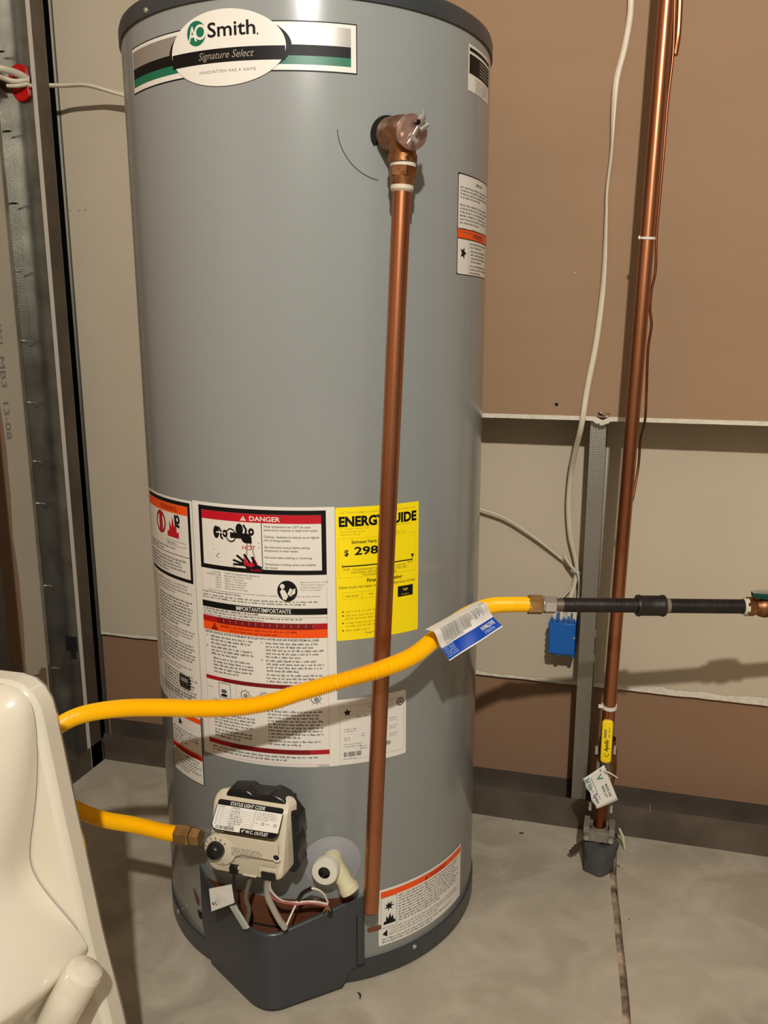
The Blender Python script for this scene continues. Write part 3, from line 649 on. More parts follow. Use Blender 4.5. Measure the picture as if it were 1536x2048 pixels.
L.rect(.0080, H-.0810, W-.0100, H-.0795, M_BLACK, 2); L.rect(.0080, H-.083, .0085, H-.0775, M_BLACK, 2); L.poly([(W-.0105, H-.0785), (W-.0130, H-.0725), (W-.0080, H-.0725)], M_BLACK, 2)
L.text('$ 205', .0100, H-.0860, h=.0026, mt=M_YTEXT, lay=2); L.text('$ 307', W-.0095, H-.0845, h=.0026, mt=M_YTEXT, lay=2, align='r')
for i, s_ in enumerate(('THE ESTIMATED YEARLY ENERGY COST OF', 'THIS MODEL WAS NOT AVAILABLE AT THE TIME', 'THE RANGE WAS PUBLISHED')): L.text(s_, W*.5, H-.0870-i*.0038, h=.0026, w=(.078, .082, .050)[i], mt=M_YTEXT, lay=2, align='c')
L.text('First Hour Rating', W*.56, H-.1040, h=.0048, w=.052, mt=M_BLACK, lay=2, align='c', bold=.02)
L.text('(How much hot water you get in the first hour of use)', W*.49, H-.1110, h=.0036, w=.112, mt=M_YTEXT, lay=2, align='c', bold=.008)
L.frame(.0085, H-.1260, .0350, H-.1165, .0003, M_YGOLD, 1); L.frame(.0350, H-.1260, .0620, H-.1165, .0003, M_YGOLD, 1)
L.text('very small', .0120, H-.1230, h=.0030, mt=M_YTEXT, lay=2); L.text('low', .0450, H-.1220, h=.0030, mt=M_YTEXT, lay=2)
L.rect(W-.034, H-.1310, W-.0095, H-.1160, M_BLACK, 2); L.text('high', W-.022, H-.1225, h=.0034, mt=M_YEL, lay=3, align='c'); L.text('75 gallons', W-.022, H-.1290, h=.0022, mt=M_YGOLD, lay=3, align='c')
for i, (s_, n_) in enumerate((('This cost is based on national average', 1), ('x', 2), ('x', 2), ('x', 1))):
    v = H-.1440-(0, .0055, .0160, .0265)[i]; L.poly([(.0078, v+.002), (.0078, v-.001), (.010, v+.0005)], M_BLACK, 2); L.para(.0120, W-(.015, .03, .04, .05)[i], v+.0030, n_, .0046, M_YGOLD, 2, fill=.45)
L.text('ftc.gov/energy', W*.42, H-.1765, h=.0028, mt=M_YTEXT, lay=2, align='c')
L.build('energy_label', wh, 'bright yellow energy cost label reading $ 298')
# ---- specification plate
L = lab(-64.95, -41.7, .3603, .4588); W, H = L.W, L.H
L.rrect(0, 0, W, H, .0035, M_PAPER, 0); L.frame(.0055, .008, W-.0035, H-.010, .0003, M_FINE, 1)
sc_u, sc_v = .0165, H-.020
for k in range(5):
    a_ = PI/2 + k*2*PI/5; L.poly([(sc_u+.0062*math.cos(a_), sc_v+.0062*math.sin(a_)), (sc_u+.0026*math.cos(a_+.63), sc_v+.0026*math.sin(a_+.63)), (sc_u, sc_v), (sc_u+.0026*math.cos(a_-.63), sc_v+.0026*math.sin(a_-.63))], M_BLACK, 2)
L.ring(sc_u, sc_v, .0080, .0083, M_PINK, 1)
L.ring(W-.010, H-.0165, .0046, .0058, M_BLACK, 2); L.text('SA', W-.010, H-.0190, h=.0050, w=.006, mt=M_BLACK, lay=3, align='c', bold=.02)
L.text('CALIFORNIA', .045, H-.0155, h=.0020, mt=M_FINE, lay=2); L.text('GAS WATER HEATER', .028, H-.0290, h=.0028, w=.046, mt=M_FINE2, lay=2, bold=.01)
for (u_, v_, w_) in ((.012, .043, .020), (.050, .040, .015), (.078, .036, .014), (.012, .056, .009), (.036, .052, .007), (.060, .045, .004), (.078, .048, .013), (.078, .060, .014), (.011, .066, .030), (.034, .071, .012)):
    L.para(u_, u_+w_, H-v_, 2, .0034, M_FINE, 2, fill=.5, last=.9, wl=(.002, .005))
L.bars(.011, .0120, .037, .0190, M_FINE2, 2, 22); L.bars(.066, .0205, .080, .0265, M_FINE2, 2, 16)
L.para(.011, .040, .0105, 1, .003, M_FINE, 2)
L.build('rating_plate', wh, 'white specification plate behind the copper pipe')
# ---- lower left warning
L = lab(-128.4, -110.6, .3025, .4112, R+.0006); W, H = L.W, L.H
L.rect(0, 0, W, H, M_BLACK, 1); L.rect(.001, .001, W-.0012, H-.001, M_PAPER, 2); L.rect(.001, H-.012, W-.0012, H-.004, M_ORANGE, 3)
burst(L, .028, H-.022, .0075, M_BLACK, 4, 5, 4); L.para(.004, W-.004, H-.032, 4, .0046, M_FINE2, 3)
L.para(.004, W*.6, H-.050, 2, .0046, M_FINE2, 3); L.rect(.001, H-.070, W-.0012, H-.061, M_DRED, 3); L.rect(.001, H-.0635, W-.0012, H-.061, M_ORANGE, 4)
L.para(.004, W-.004, H-.072, 6, .0048, M_FINE2, 3, fill=.55); L.build('warning_label', wh, 'small black edged label with orange strip at lower left')
# ---- bottom right warning
L = lab(-51.5, -11.5, .0537, .1488); W, H = L.W, L.H
L.rrect(0, 0, W, H, .003, M_PAPER, 0); L.rect(.0035, H-.014, W-.0015, H-.004, M_ORANGE, 1)
L.text('WARNING', .092, H-.0125, h=.0065, w=.040, mt=M_OTEXT, lay=2, bold=.02); tri_sign(L, .086, H-.0128, .007, M_RTEXT, M_ORANGE, 2)
L.frame(.0035, .029, .0300, H-.014, .0005, M_FINE2, 2); burst(L, .0170, H-.030, .0085, M_BLACK, 3, 7, 2); flame(L, .0175, H-.0600, .020, .018, M_BLACK, 3)
L.poly([(.006, .019), (.014, .0135), (.014, .0255)], M_BLACK, 2)
L.para(.033, W-.008, H-.0155, 10, .0047, M_FINE2, 2, fill=.5); L.para(.017, W-.008, .0285, 3, .0047, M_FINE, 2, fill=.5); L.para(.0055, W-.020, .0125, 2, .0047, M_FINE2, 2, fill=.5)
L.build('warning_label', wh, 'wide white label with orange strip near the base at right')

# ---- relief valve and discharge pipe
AZV = -48.4; zV = 1.187; nV = (rad(AZV, 1, 0) + Vector((0, 0, -.13))).normalized(); tV = rad(AZV+90, 1, 0)
m = MB()
m.lathe([(0, .0225), (.001, .0225), (.001, 0)], M_VOID, rad(AZV, R+.0002, zV), nV, 32)
m.lathe([(.001, .0155), (.012, .0155), (.012, .0200), (.030, .0205), (.044, .0205), (.052, .018), (.060, .0185), (.062, .0195), (.066, .0195)], M_BRONZE, rad(AZV, R, zV), nV, 32)
pc_ = rad(AZV, R+.043, zV); ptop = Vector((pc_.x, pc_.y, 0)); pbot = Vector((.169, -.2725, 0))
m.lathe([(0, .0180), (-.014, .0165), (-.024, .0155), (-.0245, .0172), (-.033, .0172), (-.033, .008)], M_BRONZE, pc_ - Vector((0, 0, .005)), (0, 0, 1), 28)
rv = m.build('relief_valve', wh, angle=30)
m = MB(); m.lathe([(.066, .0195), (.069, .0195), (.072, .017), (.073, 0)], M_PINKM, rad(AZV, R, zV), nV, 32); m.build('valve_cap', rv)
m = MB(); q0 = rad(AZV, R+.0735, zV); up_ = Vector((0, 0, 1))
pts = [q0 + tV*.012 + up_*.013, q0 + nV*.006 + tV*.009 + up_*.006, q0 + nV*.006 - tV*.001 - up_*.010, q0 + nV*.005 - tV*.011 - up_*.026]
m.tube(pts, [.0042, .0048, .0038, .0046], M_CHROME, 8, flat=(1, .45)); m.tube([q0+tV*.010+up_*.002, q0+nV*.008+tV*.003+up_*.006], .003, M_CHROME, 8)
m.tube([q0 + nV*.008 - tV*.0105 - up_*.014, q0 + nV*.008 - tV*.001 - up_*.021], .0028, M_CHROME, 8); m.tube([q0 + nV*.008 + tV*.013 - up_*.001, q0 + nV*.008 + tV*.003 - up_*.008], .0026, M_CHROME, 8)
m.tube([q0 + nV*.004, q0+nV*.010], .0028, M_BLACK, 8); m.build('test_lever', rv)
def pipe_at(z):
    t = (zV-.05-z)/(zV-.05-.105); return Vector((ptop.x + (pbot.x-ptop.x)*t, ptop.y + (pbot.y-ptop.y)*t, z))
m = MB(); m.tube([pipe_at(zV-.0365), pipe_at(zV-.0430)], .0155, M_TAPE, 20); m.build('thread_tape', wh)
m = MB(); m.tube([pipe_at(zV-.0640), pipe_at(zV-.0685), pipe_at(zV-.0710)], [.0140, .0138, .0115], M_TAPE, 20); m.build('thread_tape', wh)
m = MB(); m.tube([pipe_at(zV-.0430), pipe_at(zV-.0540)], .0168, M_BRONZE, 6); m.tube([pipe_at(zV-.0540), pipe_at(zV-.0640)], [.0148, .0136], M_BRONZE, 24); m.build('adapter', wh)
ps = [pipe_at(zV-.066 + (.166-(zV-.066))*k/30) for k in range(31)]
m = MB(); m.tube(ps, .0112, M_COPPER, 28, caps=False); m.lathe([(0, .0112), (-.0012, .0105), (.01, .0098)], M_COPPERD, ps[-1], (0, 0, 1), 28); m.build('discharge_pipe', wh)
# faint round knock-out line around the valve
m = MB(); ca, cz = -49.5, 1.1925; rr = .058
pts = []
for k in range(60):
    t = PI*1.02 + k/59*PI*.44; pts.append(rad(ca + math.degrees(rr*math.cos(t)/R), R+.0003, cz+rr*math.sin(t)))
m.tube(pts, .0004, M_VOID, 5); m.build('cover_seam', wh)

# ---- drain valve with round boss
azb, zbs = cyl(664, 1724); azd, zd = cyl(668, 1709); nD = rad(azd, 1, 0); tD = rad(azd+90, 1, 0)
M_BOSS = mat('grey_rubber_boss', (156, 156, 158), .5, bump=.03, bscale=30)
m = MB(); vs = []; nr, na = 8, 40
for i in range(nr+1):
    q = .042*(1 - i/nr*.72); h = .006*math.sin(min(1, i/nr*1.1)*PI/2) if i else .0006
    for j in range(na): t = 2*PI*j/na; vs.append(rad(azb + math.degrees(q*math.cos(t)/R), R+h, zbs + q*math.sin(t)))
fs = [(i*na+j, i*na+(j+1) % na, (i+1)*na+(j+1) % na, (i+1)*na+j) for i in range(nr) for j in range(na)]; m.add(vs, fs, M_BOSS)
m.build('boss_disc', wh)
m = MB(); O = rad(azd, R, zd)
m.lathe([(0, .0115), (.010, .0115), (.012, .0145), (.024, .0145), (.028, .0130), (.040, .0125)], M_WPL, O, (nD - tD*.3).normalized(), 28)
dv = m.build('drain_valve', wh)
m = MB()
outd = (Vector((0, 0, -1))*.86 + tD*.48 + nD*.22).normalized(); o2 = O + nD*.026
m.tube([o2, o2+outd*.015, o2+outd*.025, o2+outd*.035], [.0120, .0125, .0115, .0135], M_WPL, 24); m.tube([o2+outd*.035, o2+outd*.042], [.0145, .0145], M_WPL, 24); m.build('outlet', dv)
m = MB(); kn = (nD*.96 - tD*.34 + Vector((0, 0, .10))).normalized(); pk_ = []
m.lathe([(.036, .0125), (.038, .0190), (.048, .0195), (.051, .0178), (.0515, .0085)], mat('ivory_knob', (214, 212, 196), .4), O, kn, 18); m.lathe([(.0512, .0086), (.046, .0078), (.046, 0)], M_BLACKP, O, kn, 24); m.build('knob', dv)

# ---- burner opening and outer door
m = MB()
a0, a1 = math.radians(-113.5), math.radians(-60.0)
def arcband(r0, z0, z1, mt, azs, aze, n=40):
    vs = []
    for k in range(n+1):
        a = azs + (aze-azs)*k/n; vs += [rad(a, r0, z0), rad(a, r0, z1)]
    m.add(vs, [(2*k, 2*k+2, 2*k+3, 2*k+1) for k in range(n)], mt)
arcband(R+.0005, .045, .088, M_VOID, -113, -62); arcband(R+.0010, .088, .150, M_RUST, -112, -60)
vs = []
arcband(R+.0016, .100, .1035, M_VOID, -108, -64)
m.recalc = False; m.build('inner_door', wh, label='rust brown inner burner door')
# outer door: bent sheet following a plan path
cor = pZ(522, 2010, .008); Bz = .010
p_l = rad(-114.6, R+.003, 0); p_r = rad(-58.0, R+.0045, 0)
cl = pZ(483, 1985, .010); crr = pZ(612, 1993, .010)
path = [p_l + Vector((-.004, .006, 0)), p_l]
A, B_, D_ = p_l, Vector((.028, -.324, 0)), p_r
A1 = A.lerp(B_, .74); D1 = B_.lerp(D_, .20)
path += [A.lerp(A1, k/6) for k in range(1, 7)]
for k in range(1, 9):
    t = k/9; path.append((1-t)**2*A1 + 2*t*(1-t)*B_ + t*t*D1)
path += [D1.lerp(D_, k/8) + rad(-64, 1, 0)*0*k for k in range(0, 9)]
for az in (-57.2, -56.6): path.append(rad(az, R+.0035, 0))
def top_z(i, n):
    s_ = i/(n-1)
    if s_ < .06: return .168
    if s_ < .12: return .158
    if s_ < .17: return .142
    if s_ < .62: return .120 - .0*(s_-.17)
    if s_ < .88: return .120 + .028*(s_-.62)/.26
    return .150
n_ = len(path); m = MB(); th = .0012; vs = []
lens = [0]
for a, b in zip(path, path[1:]): lens.append(lens[-1]+(b-a).length)
for i, p in enumerate(path):
    s_ = lens[i]/lens[-1]
    if s_ < .045: zt = .163
    elif s_ < .10: zt = .160 - (s_-.045)/.055*.012
    elif s_ < .36: zt = .148 - (s_-.10)/.26*.016
    elif s_ < .60: zt = .132
    elif s_ < .92: zt = .132 + (s_-.60)/.32*.014
    else: zt = .147
    zb = .0055 if .08 < s_ < .93 else (.06 if s_ <= .08 else .030)
    t = (path[min(i+1, n_-1)] - path[max(i-1, 0)]).normalized(); nn = Vector((t.y, -t.x, 0))
    zs = [zb, zb+.004, zb+(zt-zb)*.33, zb+(zt-zb)*.66, zt-.004, zt]
    for z, off in zip(zs, (0, 0, 0, 0, 0, -.0025 if .12 < s_ < .9 else 0)): vs.append(p + nn*off + Vector((0, 0, z)))
k = 6; fs = [(i*k+j, (i+1)*k+j, (i+1)*k+j+1, i*k+j+1) for i in range(n_-1) for j in range(k-1)]
m.add(vs, fs, M_DARK); m.recalc = False
od = m.build('outer_door', wh, label='dark grey bent steel burner door', angle=30)
so = od.modifiers.new('solid', 'SOLIDIFY'); so.thickness = .0014; so.offset = -1
m = MB(); m.tube([rad(-59.2, R+.0062, .034), rad(-59.2, R+.0062, .120)], .0006, M_VOID, 5); m.tube([rad(-59.2, R+.0062, .034), rad(-56.8, R+.0050, .034)], .0006, M_VOID, 5); m.build('door_seam', wh)
# mounting slots beside the door
m = MB()
for az, z in ((-52.8, .0865),):
    fn = cyl_fn(az, z, R+.0006); LL = Label(fn, .1, .1); LL.rrect(-.012, -.0045, .0105, .0045, .0044, M_RUST, 0); LL.build('slot', wh)
LL = Label(cyl_fn(-120.5, .098, R+.0006), .1, .1); LL.poly([(0, .014), (.004, .014), (.016, .002), (.016, -.010), (.010, -.008), (.006, 0)], M_RUST, 0); LL.poly([(.010, -.018), (.022, -.018), (.022, -.032), (.014, -.030)], M_VOID, 0); LL.build('slot', wh)

# ---- gas control
gx, gz = .0295, .300
YFc = -.350
def P_(x, y, z): return Vector((gx+x, y, gz+z))
m = MB()
m.box((gx-.022, -.300, gz-.040), (gx+.030, -R+.004, gz+.022), M_BLACKP)
rg = random.Random(2)
outl = [(x_-.004, z_+.0015) for x_, z_ in [(-.050, -.030), (-.056, .000), (-.050, .030), (-.040, .048), (-.012, .052), (-.006, .047), (.018, .048), (.024, .052), (.040, .046), (.052, .030), (.060, .020), (.061, .004), (.056, -.006), (.061, -.020), (.058, -.036), (.062, -.050), (.054, -.062), (.040, -.058), (-.040, -.050)]]
m.prism([(gx+x, -.3200, gz+z) for x, z in outl], (0, .030, 0), M_BLACKP)
gc = m.build('gas_control', wh, bevel=.003, label='gas control with beige cover and black casting behind')
# beige cover: loft of rounded rectangles from back to front
m = MB()
def rr_loop(x0, x1, z0, z1, r, y, n=5, ytop=None):
    out = []
    for (cx_, cz_, s0) in ((x1-r, z1-r, 0), (x0+r, z1-r, 1), (x0+r, z0+r, 2), (x1-r, z0+r, 3)):
        for k in range(n+1):
            t = PI/2*(s0 + k/n); x = cx_+r*math.cos(t); z = cz_+r*math.sin(t)
            yy_ = y
            if ytop is not None: yy_ = y + (ytop-y)*max(0, (z-.010))/max(1e-6, (z1-.010))
            out.append(P_(x, yy_, z))
    return out
rings = [rr_loop(-.058, .050, -.052, .046, .010, -.312, ytop=-.306), rr_loop(-.063, .046, -.055, .047, .012, -.343, ytop=-.312), rr_loop(-.062, .045, -.054, .0455, .012, -.3475, ytop=-.3150), rr_loop(-.059, .042, -.051, .043, .011, -.350, ytop=-.3185)]
vs = [v for r_ in rings for v in r_]; k = len(rings[0])
m.add(vs, [(i*k+j, i*k+(j+1) % k, (i+1)*k+(j+1) % k, (i+1)*k+j) for i in range(len(rings)-1) for j in range(k)], M_BEIGE)
# front: lower flat part and sloping upper part
m.add(rings[-1] + [P_(-.008, -.350, .010)], [], M_BEIGE)
front = rings[-1]; o = len(m.v); up_i = [i for i, v in enumerate(front) if v.z-gz > .0101]; 
m.add(front, [tuple(range(k))], M_BEIGE)
cv_ = m.build('cover', gc, angle=28)
bm = bmesh.new(); bm.from_mesh(cv_.data); bmesh.ops.remove_doubles(bm, verts=bm.verts, dist=1e-5)
big = [f for f in bm.faces if len(f.verts) > 8]
for f in big:
    vsf = list(f.verts); lv = [v for v in vsf if abs((v.co.z+world_of(gc).z)-(gz+.032)) < .02]
for v in [v for v in bm.verts if not v.link_faces]: bm.verts.remove(v)
bmesh.ops.triangulate(bm, faces=big); bm.to_mesh(cv_.data); bm.free()
# ledge step and dial plate on the lower cover
m = MB(); m.box((gx+.000, -.3525, gz-.022), (gx+.041, -.3495, gz-.0205), M_BEIGE); m.lathe([(0, .0225), (.0018, .0225), (.0024, .0215), (.0024, 0)], M_BEIGE, P_(-.043, -.350, -.020), (0, -1, 0), 36)
m.prism([P_(-.024, -.350, -.028), P_(-.012, -.350, -.022), P_(.041, -.350, -.022), P_(.041, -.350, .004), P_(-.050, -.350, .004), P_(-.058, -.350, -.012)], (0, -.0022, 0), M_BEIGE)
m.build('dial_plate', gc, bevel=.0006)
m = MB(); dO = P_(-.0475, -.3522, -.0195); dn = Vector((.0, -1, 0))
m.lathe([(0, .0122), (.004, .0120), (.009, .0108), (.012, .0080), (.0133, 0)], M_BLACKP, dO, dn, 36); m.build('temperature_dial', gc)
L = Label(plane_fn((gx-.0475, -.3530, gz-.0195), (1, 0, 0), (0, 0, 1)), 0, 0)
for k_ in range(7):
    a_ = math.radians(200 - k_*30) if k_ < 5 else math.radians(-20 - (k_-5)*0); a_ = math.radians(195 - k_*26)
    L.line([(.0145*math.cos(a_), .0145*math.sin(a_)), (.0185*math.cos(a_), .0185*math.sin(a_))], .0012, M_FINE2, 1)
L.text('HOT', -.0205, -.006, h=.0022, mt=M_FINE2, lay=1, align='c'); L.text('WARM', -.010, -.0205, h=.0018, mt=M_FINE2, lay=1, align='c'); L.text('VAC', .008, -.0205, h=.0018, mt=M_FINE2, lay=1, align='c')
L.para(-.022, .014, .030, 2, .0030, M_FINE, 1, last=.8); L.para(.022, .068, .0085, 4, .0032, M_FINE, 1, fill=.6)
L.disc(.0865, .002, .0055, .0055, M_PAPER, 1, 20); L.disc(.0862, .0032, .0043, .0038, M_BLACKP, 2, 20); L.text('STATUS', .0865, -.0085, h=.0015, mt=M_FINE, lay=1, align='c')
L.build('dial_print', gc)
# status label on the sloping face
Ps = [P_(0, -.350, .010), P_(0, -.3185, .043)]; sl = (Ps[1]-Ps[0]).normalized()
SO = P_(-.058, -.350, .010) + Vector((0, -.0006, .0002)) - sl*.004
SO = P_(-.0565, -.3506, .0085)
Uu = Vector((1, 0, 0)); 
L = Label(plane_fn(SO + Vector((0, -.0006, 0)), Uu, sl), .098, .042); W, H = .0965, .0405
L.rrect(0, 0, W, H, .009, M_BLACK, 0); L.rrect(.0012, .0012, W-.0012, H-.0012, .0082, M_PAPER, 1)
L.rrect(.001, H-.0075, W-.001, H-.0006, .0032, M_BLACK, 2); L.rect(.0012, H-.0078, W-.0012, H-.0055, M_BLACK, 2); L.text('STATUS LIGHT CODE', W*.46, H-.0066, h=.0046, w=.050, mt=M_PAPER, lay=3, align='c', bold=.02)
L.rect(W*.44, .0006, W-.006, .0072, M_BLACK, 2); L.rect(W*.62, .0040, W-.0015, .0072, M_BLACK, 2); L.disc(W-.0085, .0072, .0068, .0066, M_BLACK, 2); L.rect(W*.62, .0076, W-.0018, .0145, M_PAPER, 3)
L.text('4" W.C. OUTLET', W*.66, .0018, h=.0040, w=.038, mt=M_PAPER, lay=4, align='c', bold=.02)
L.bars(.007, .0022, .034, .0066, M_FINE2, 2, 34)
L.rect(W*.60, .0075, W*.604, H-.008, M_FINE2, 3); L.rect(W*.23, .009, W*.233, H-.008, M_FINE, 3); L.rect(W*.11, .009, W*.113, H-.011, M_FINE, 3)
L.text('FLASHES', .003, H-.0105, h=.0018, mt=M_FINE2, lay=3); L.text('STATUS', W*.25, H-.0108, h=.0022, mt=M_FINE2, lay=3, bold=.02)
for k_ in range(7):
    v = H-.0125-k_*.0031; L.rect(.0025, v, W*.60, v+.0002, M_FINE, 3)
    L.para(W*.25, W*.25+(.022, .020, .024, .030, .028, .030, .018)[k_], v+.0002, 1, .0030, M_FINE2, 3, fill=.5, wl=(.003, .007)); L.rect(.0050, v-.002, .0058, v-.0006, M_FINE, 3)
L.para(W*.63, W-.006, H-.0095, 5, .0022, M_FINE, 3, fill=.5); L.ring(W*.74, .0165, .0014, .0021, M_FINE2, 3, 14); L.ring(W*.92, .0165, .0014, .0021, M_FINE2, 3, 14); L.para(W*.63, W*.70, .0178, 1, .0024, M_FINE, 3); L.para(W*.78, W*.88, .0178, 1, .0024, M_FINE, 3)
L.build('status_label', gc, 'white status light code label')
for (x, z, w_, h_) in ((-.030, -.049, .012, .012), (.016, -.049, .020, .012)):
    m = MB(); m.box((gx+x, -.3535, gz+z-.004), (gx+x+w_, -.340, gz+z+h_-.004), M_BLACKP); m.build('clip', gc, bevel=.001)
m = MB(); m.box((gx+.013, -.3515, gz-.044), (gx+.038, -.349, gz-.036), M_BEIGE); m.box((gx-.033, -.3515, gz-.046), (gx-.016, -.349, gz-.0415), M_BEIGE); m.box((gx-.012, -.351, gz-.0535), (gx+.008, -.343, gz-.0515), M_BEIGE); m.build('clip_rim', gc, bevel=.0006)
# top tabs
for x in (-.026, .024):
    m = MB(); m.lathe([(0, .006), (.003, .0055), (.004, .003), (.004, 0)], M_BEIGE, P_(x, -.3140, .045), (0, -.3, 1), 14); m.build('tab', gc)
L = Label(plane_fn(P_(.0512, -.344, -.040), (-.08, 1, 0), (0, 0, 1)), 0, 0); L.frame(.004, .004, .022, .058, .0006, M_FINE, 0); L.para(.006, .020, .052, 9, .0048, M_FINE, 0, fill=.35); L.build('side_label', gc)

# ---- wires under the gas control
def wire(name, pts, r, mt, label=None, n=10): m = MB(); m.tube(resample(spline(pts, 8), .004), r, mt, n); return m.build(name, wh, label=label)
wire('pilot_tube', [P_(-.003, -.335, -.052), pY(492, 1790, -.325), pY(498, 1820, -.312), pY(492, 1855, -.300)], .0032, M_GWIRE, 'grey pilot tube')
wire('sensor_sleeve', [P_(.022, -.345, -.050), pY(535, 1790, -.335), pY(556, 1835, -.325), pY(570, 1856, -.318)], .0044, mat('braided_silver', (196, 192, 182), .32, metal=.55), 'shiny braided sensor sleeve')
wire('pink_wire', [P_(.024, -.346, -.050), pY(535, 1778, -.338), pY(552, 1800, -.325), pY(590, 1808, -.305), pY(620, 1806, -.295), pY(655, 1812, -.275)], .0016, M_PWIRE)
wire('white_wire', [P_(.027, -.346, -.050), pY(540, 1776, -.338), pY(556, 1796, -.325), pY(580, 1805, -.307), pY(625, 1803, -.292), pY(655, 1808, -.276)], .0016, M_WWIRE)
wire('white_wire', [pY(571, 1856, -.318), pY(582, 1830, -.310), pY(600, 1795, -.300), pY(622, 1777, -.298), pY(645, 1785, -.288), pY(656, 1805, -.276)], .0014, M_WWIRE)
wire('black_sleeve', [pY(597, 1800, -.301), pY(606, 1786, -.300), pY(623, 1777, -.2985)], .0030, M_BLACKP)
wire('igniter_wire', [P_(-.060+.025, -.330, -.050), pY(470, 1790, -.335), pY(478, 1815, -.325), pY(486, 1835, -.315)], .0018, M_BLACKP)
m = MB(); p0 = pY(655, 1812, -.270)
for dx, dz in ((-.006, -.010), (.000, -.012), (.006, -.008)): m.tube([p0, p0+Vector((dx, -.002, dz))], [.0018, .0009], M_BRASS, 8)
m.box((p0.x+.001, p0.y-.004, p0.z-.012), (p0.x+.007, p0.y+.002, p0.z-.006), M_BLACKP); m.build('spark_bracket', wh)
m = MB(); a = pY(466, 1812, -.326); b = pY(492, 1855, -.316); m.tube([a, b], .0062, mat('clear_grey_plastic', (176, 178, 168), .35), 8, flat=(1, .5)); m.build('igniter_cap', wh)
# hanging white instruction tag at the left wing
O_ = pY(430, 1792, -.340); 
c4 = [pY(418, 1778, -.336), pY(463, 1769, -.338), pY(469, 1806, -.336), pY(423, 1823, -.330)]
m = MB(); nn = (c4[1]-c4[0]).cross(c4[3]-c4[0]).normalized(); nn = nn if nn.y < 0 else -nn
m.prism(c4, -nn*.0006, M_PAPER); 
tg = m.build('instruction_tag', base=c4[3], smooth=False); tag(tg, 'small white printed tag hanging at burner door under gas control', 'tag')
Uv = (c4[1]-c4[0]).normalized(); Vv = (c4[0]-c4[3]).normalized(); Nn = Uv.cross(Vv); Vv = Nn.cross(Uv).normalized()
L = Label(lambda u, v, o: c4[3] + Uv*u + Vv*v + nn*(o+.0003), .03, .03)
L.rect(.009, .010, .012, .014, M_FINE2, 1); L.rect(.014, .0085, .0155, .0155, M_FINE2, 1)
for k_ in range(2): L.rect(.019+k_*.004, .006, .0195+k_*.004, .020, M_FINE, 1)
L.rect(.0055, .011, .006, .015, M_FINE, 1)
L.build('tag_print', tg)

# ================================================================== GAS HOSE
hs = thing('gas_hose', 'yellow corrugated flexible gas hose looping in front of heater', 'gas hose', (.28, -.24, .55))
HP = [pY(1058, 1209, -.055), pY(1020, 1209, -.090), pY(975, 1213, -.135), pY(925, 1235, -.185), pY(870, 1277, -.235), pY(825, 1312, -.275), pY(760, 1339, -.312), pY(680, 1362, -.338), pY(600, 1385, -.352),
      pY(540, 1404, -.362), pY(480, 1414, -.372), pY(400, 1417, -.380), pY(320, 1415, -.385), pY(240, 1417, -.388), pY(170, 1428, -.386), pY(125, 1447, -.378), pY(100, 1470, -.366), pY(86, 1505, -.350), pY(84, 1545, -.332), pY(98, 1580, -.322),
      pY(140, 1612, -.318), pY(200, 1637, -.320), pY(270, 1650, -.322), pY(330, 1664, -.322), pY(358, 1668, -.321)]
path = resample(spline(HP, 12), .0004)
m = MB(); rr = []
for i in range(len(path)): rr.append(.0099 + .0014*math.sin(2*PI*i/8))
m.tube(path, rr, M_HOSE, 18, caps=True); m.build('corrugated_tube', hs, angle=80)
def hexnut(mb, a, b, r, mt, n=6): mb.tube([a, a.lerp(b, .06), a.lerp(b, .94), b], [r*.93, r, r, r*.93], mt, n)
gdir = (pY(1440, 1212, .030) - pY(1115, 1209, -.04)).normalized()
e0 = HP[0]
m = MB(); hexnut(m, e0-gdir*.002, e0+gdir*.020, .0150, M_BRASS); m.build('flare_nut', hs, smooth=False)
m = MB(); hexnut(m, e0+gdir*.022, e0+gdir*.040, .0135, M_CHROME); m.tube([e0+gdir*.019, e0+gdir*.023], .011, M_CHROME, 16); m.build('adapter_fitting', hs, smooth=False)
e1 = HP[-1]; gd = (Vector((gx-.058, -.322, e1.z+.0015)) - e1).normalized()
m = MB(); hexnut(m, e1-gd*.003, e1+gd*.019, .0145, M_BRASS); m.build('flare_nut', hs, smooth=False)
m = MB(); hexnut(m, e1+gd*.020, e1+gd*.034, .0125, M_BRASS); m.build('adapter_fitting', hs, smooth=False)
# hose tag
tp = [pY(850, 1259, -.262), pY(953, 1203, -.190), pY(1003, 1254, -.200), pY(896, 1323, -.262)]
def tq(u, v): return (tp[0]*(1-u) + tp[1]*u)*(1-v) + (tp[3]*(1-u) + tp[2]*u)*v
NT = (tp[1]-tp[0]).cross(tp[3]-tp[0]).normalized(); NT = NT if NT.y < 0 else -NT
def tfn(u, v, o):        # u along 0..1, v down 0..1; curls round the hose at the top
    curl = math.exp(-((v-.15)/.28)**2)*.010 + .0018*math.sin(u*9+v*3)
    top = -max(0, .12-v)*.10
    return tq(u, v) + NT*(curl + o + .004 + top)
class TagL(Label): pass
L = Label(tfn, 1, 1)
def grid(u0, v0, u1, v1, mt, lay, nu=16, nv=14):
    vs = [L.fn(u0+(u1-u0)*i/nu, v0+(v1-v0)*j/nv, lay*LAY) for i in range(nu+1) for j in range(nv+1)]
    L.mb.add(vs, [(i*(nv+1)+j, (i+1)*(nv+1)+j, (i+1)*(nv+1)+j+1, i*(nv+1)+j+1) for i in range(nu) for j in range(nv)], mt)
grid(0, 0, 1, 1, M_PAPER, 0); grid(0, 0, 1, 1, M_PAPER, -1.5); grid(0, .62, 1, .965, M_BLUEINK, 1)
u_ = .10
g_ = random.Random(8)
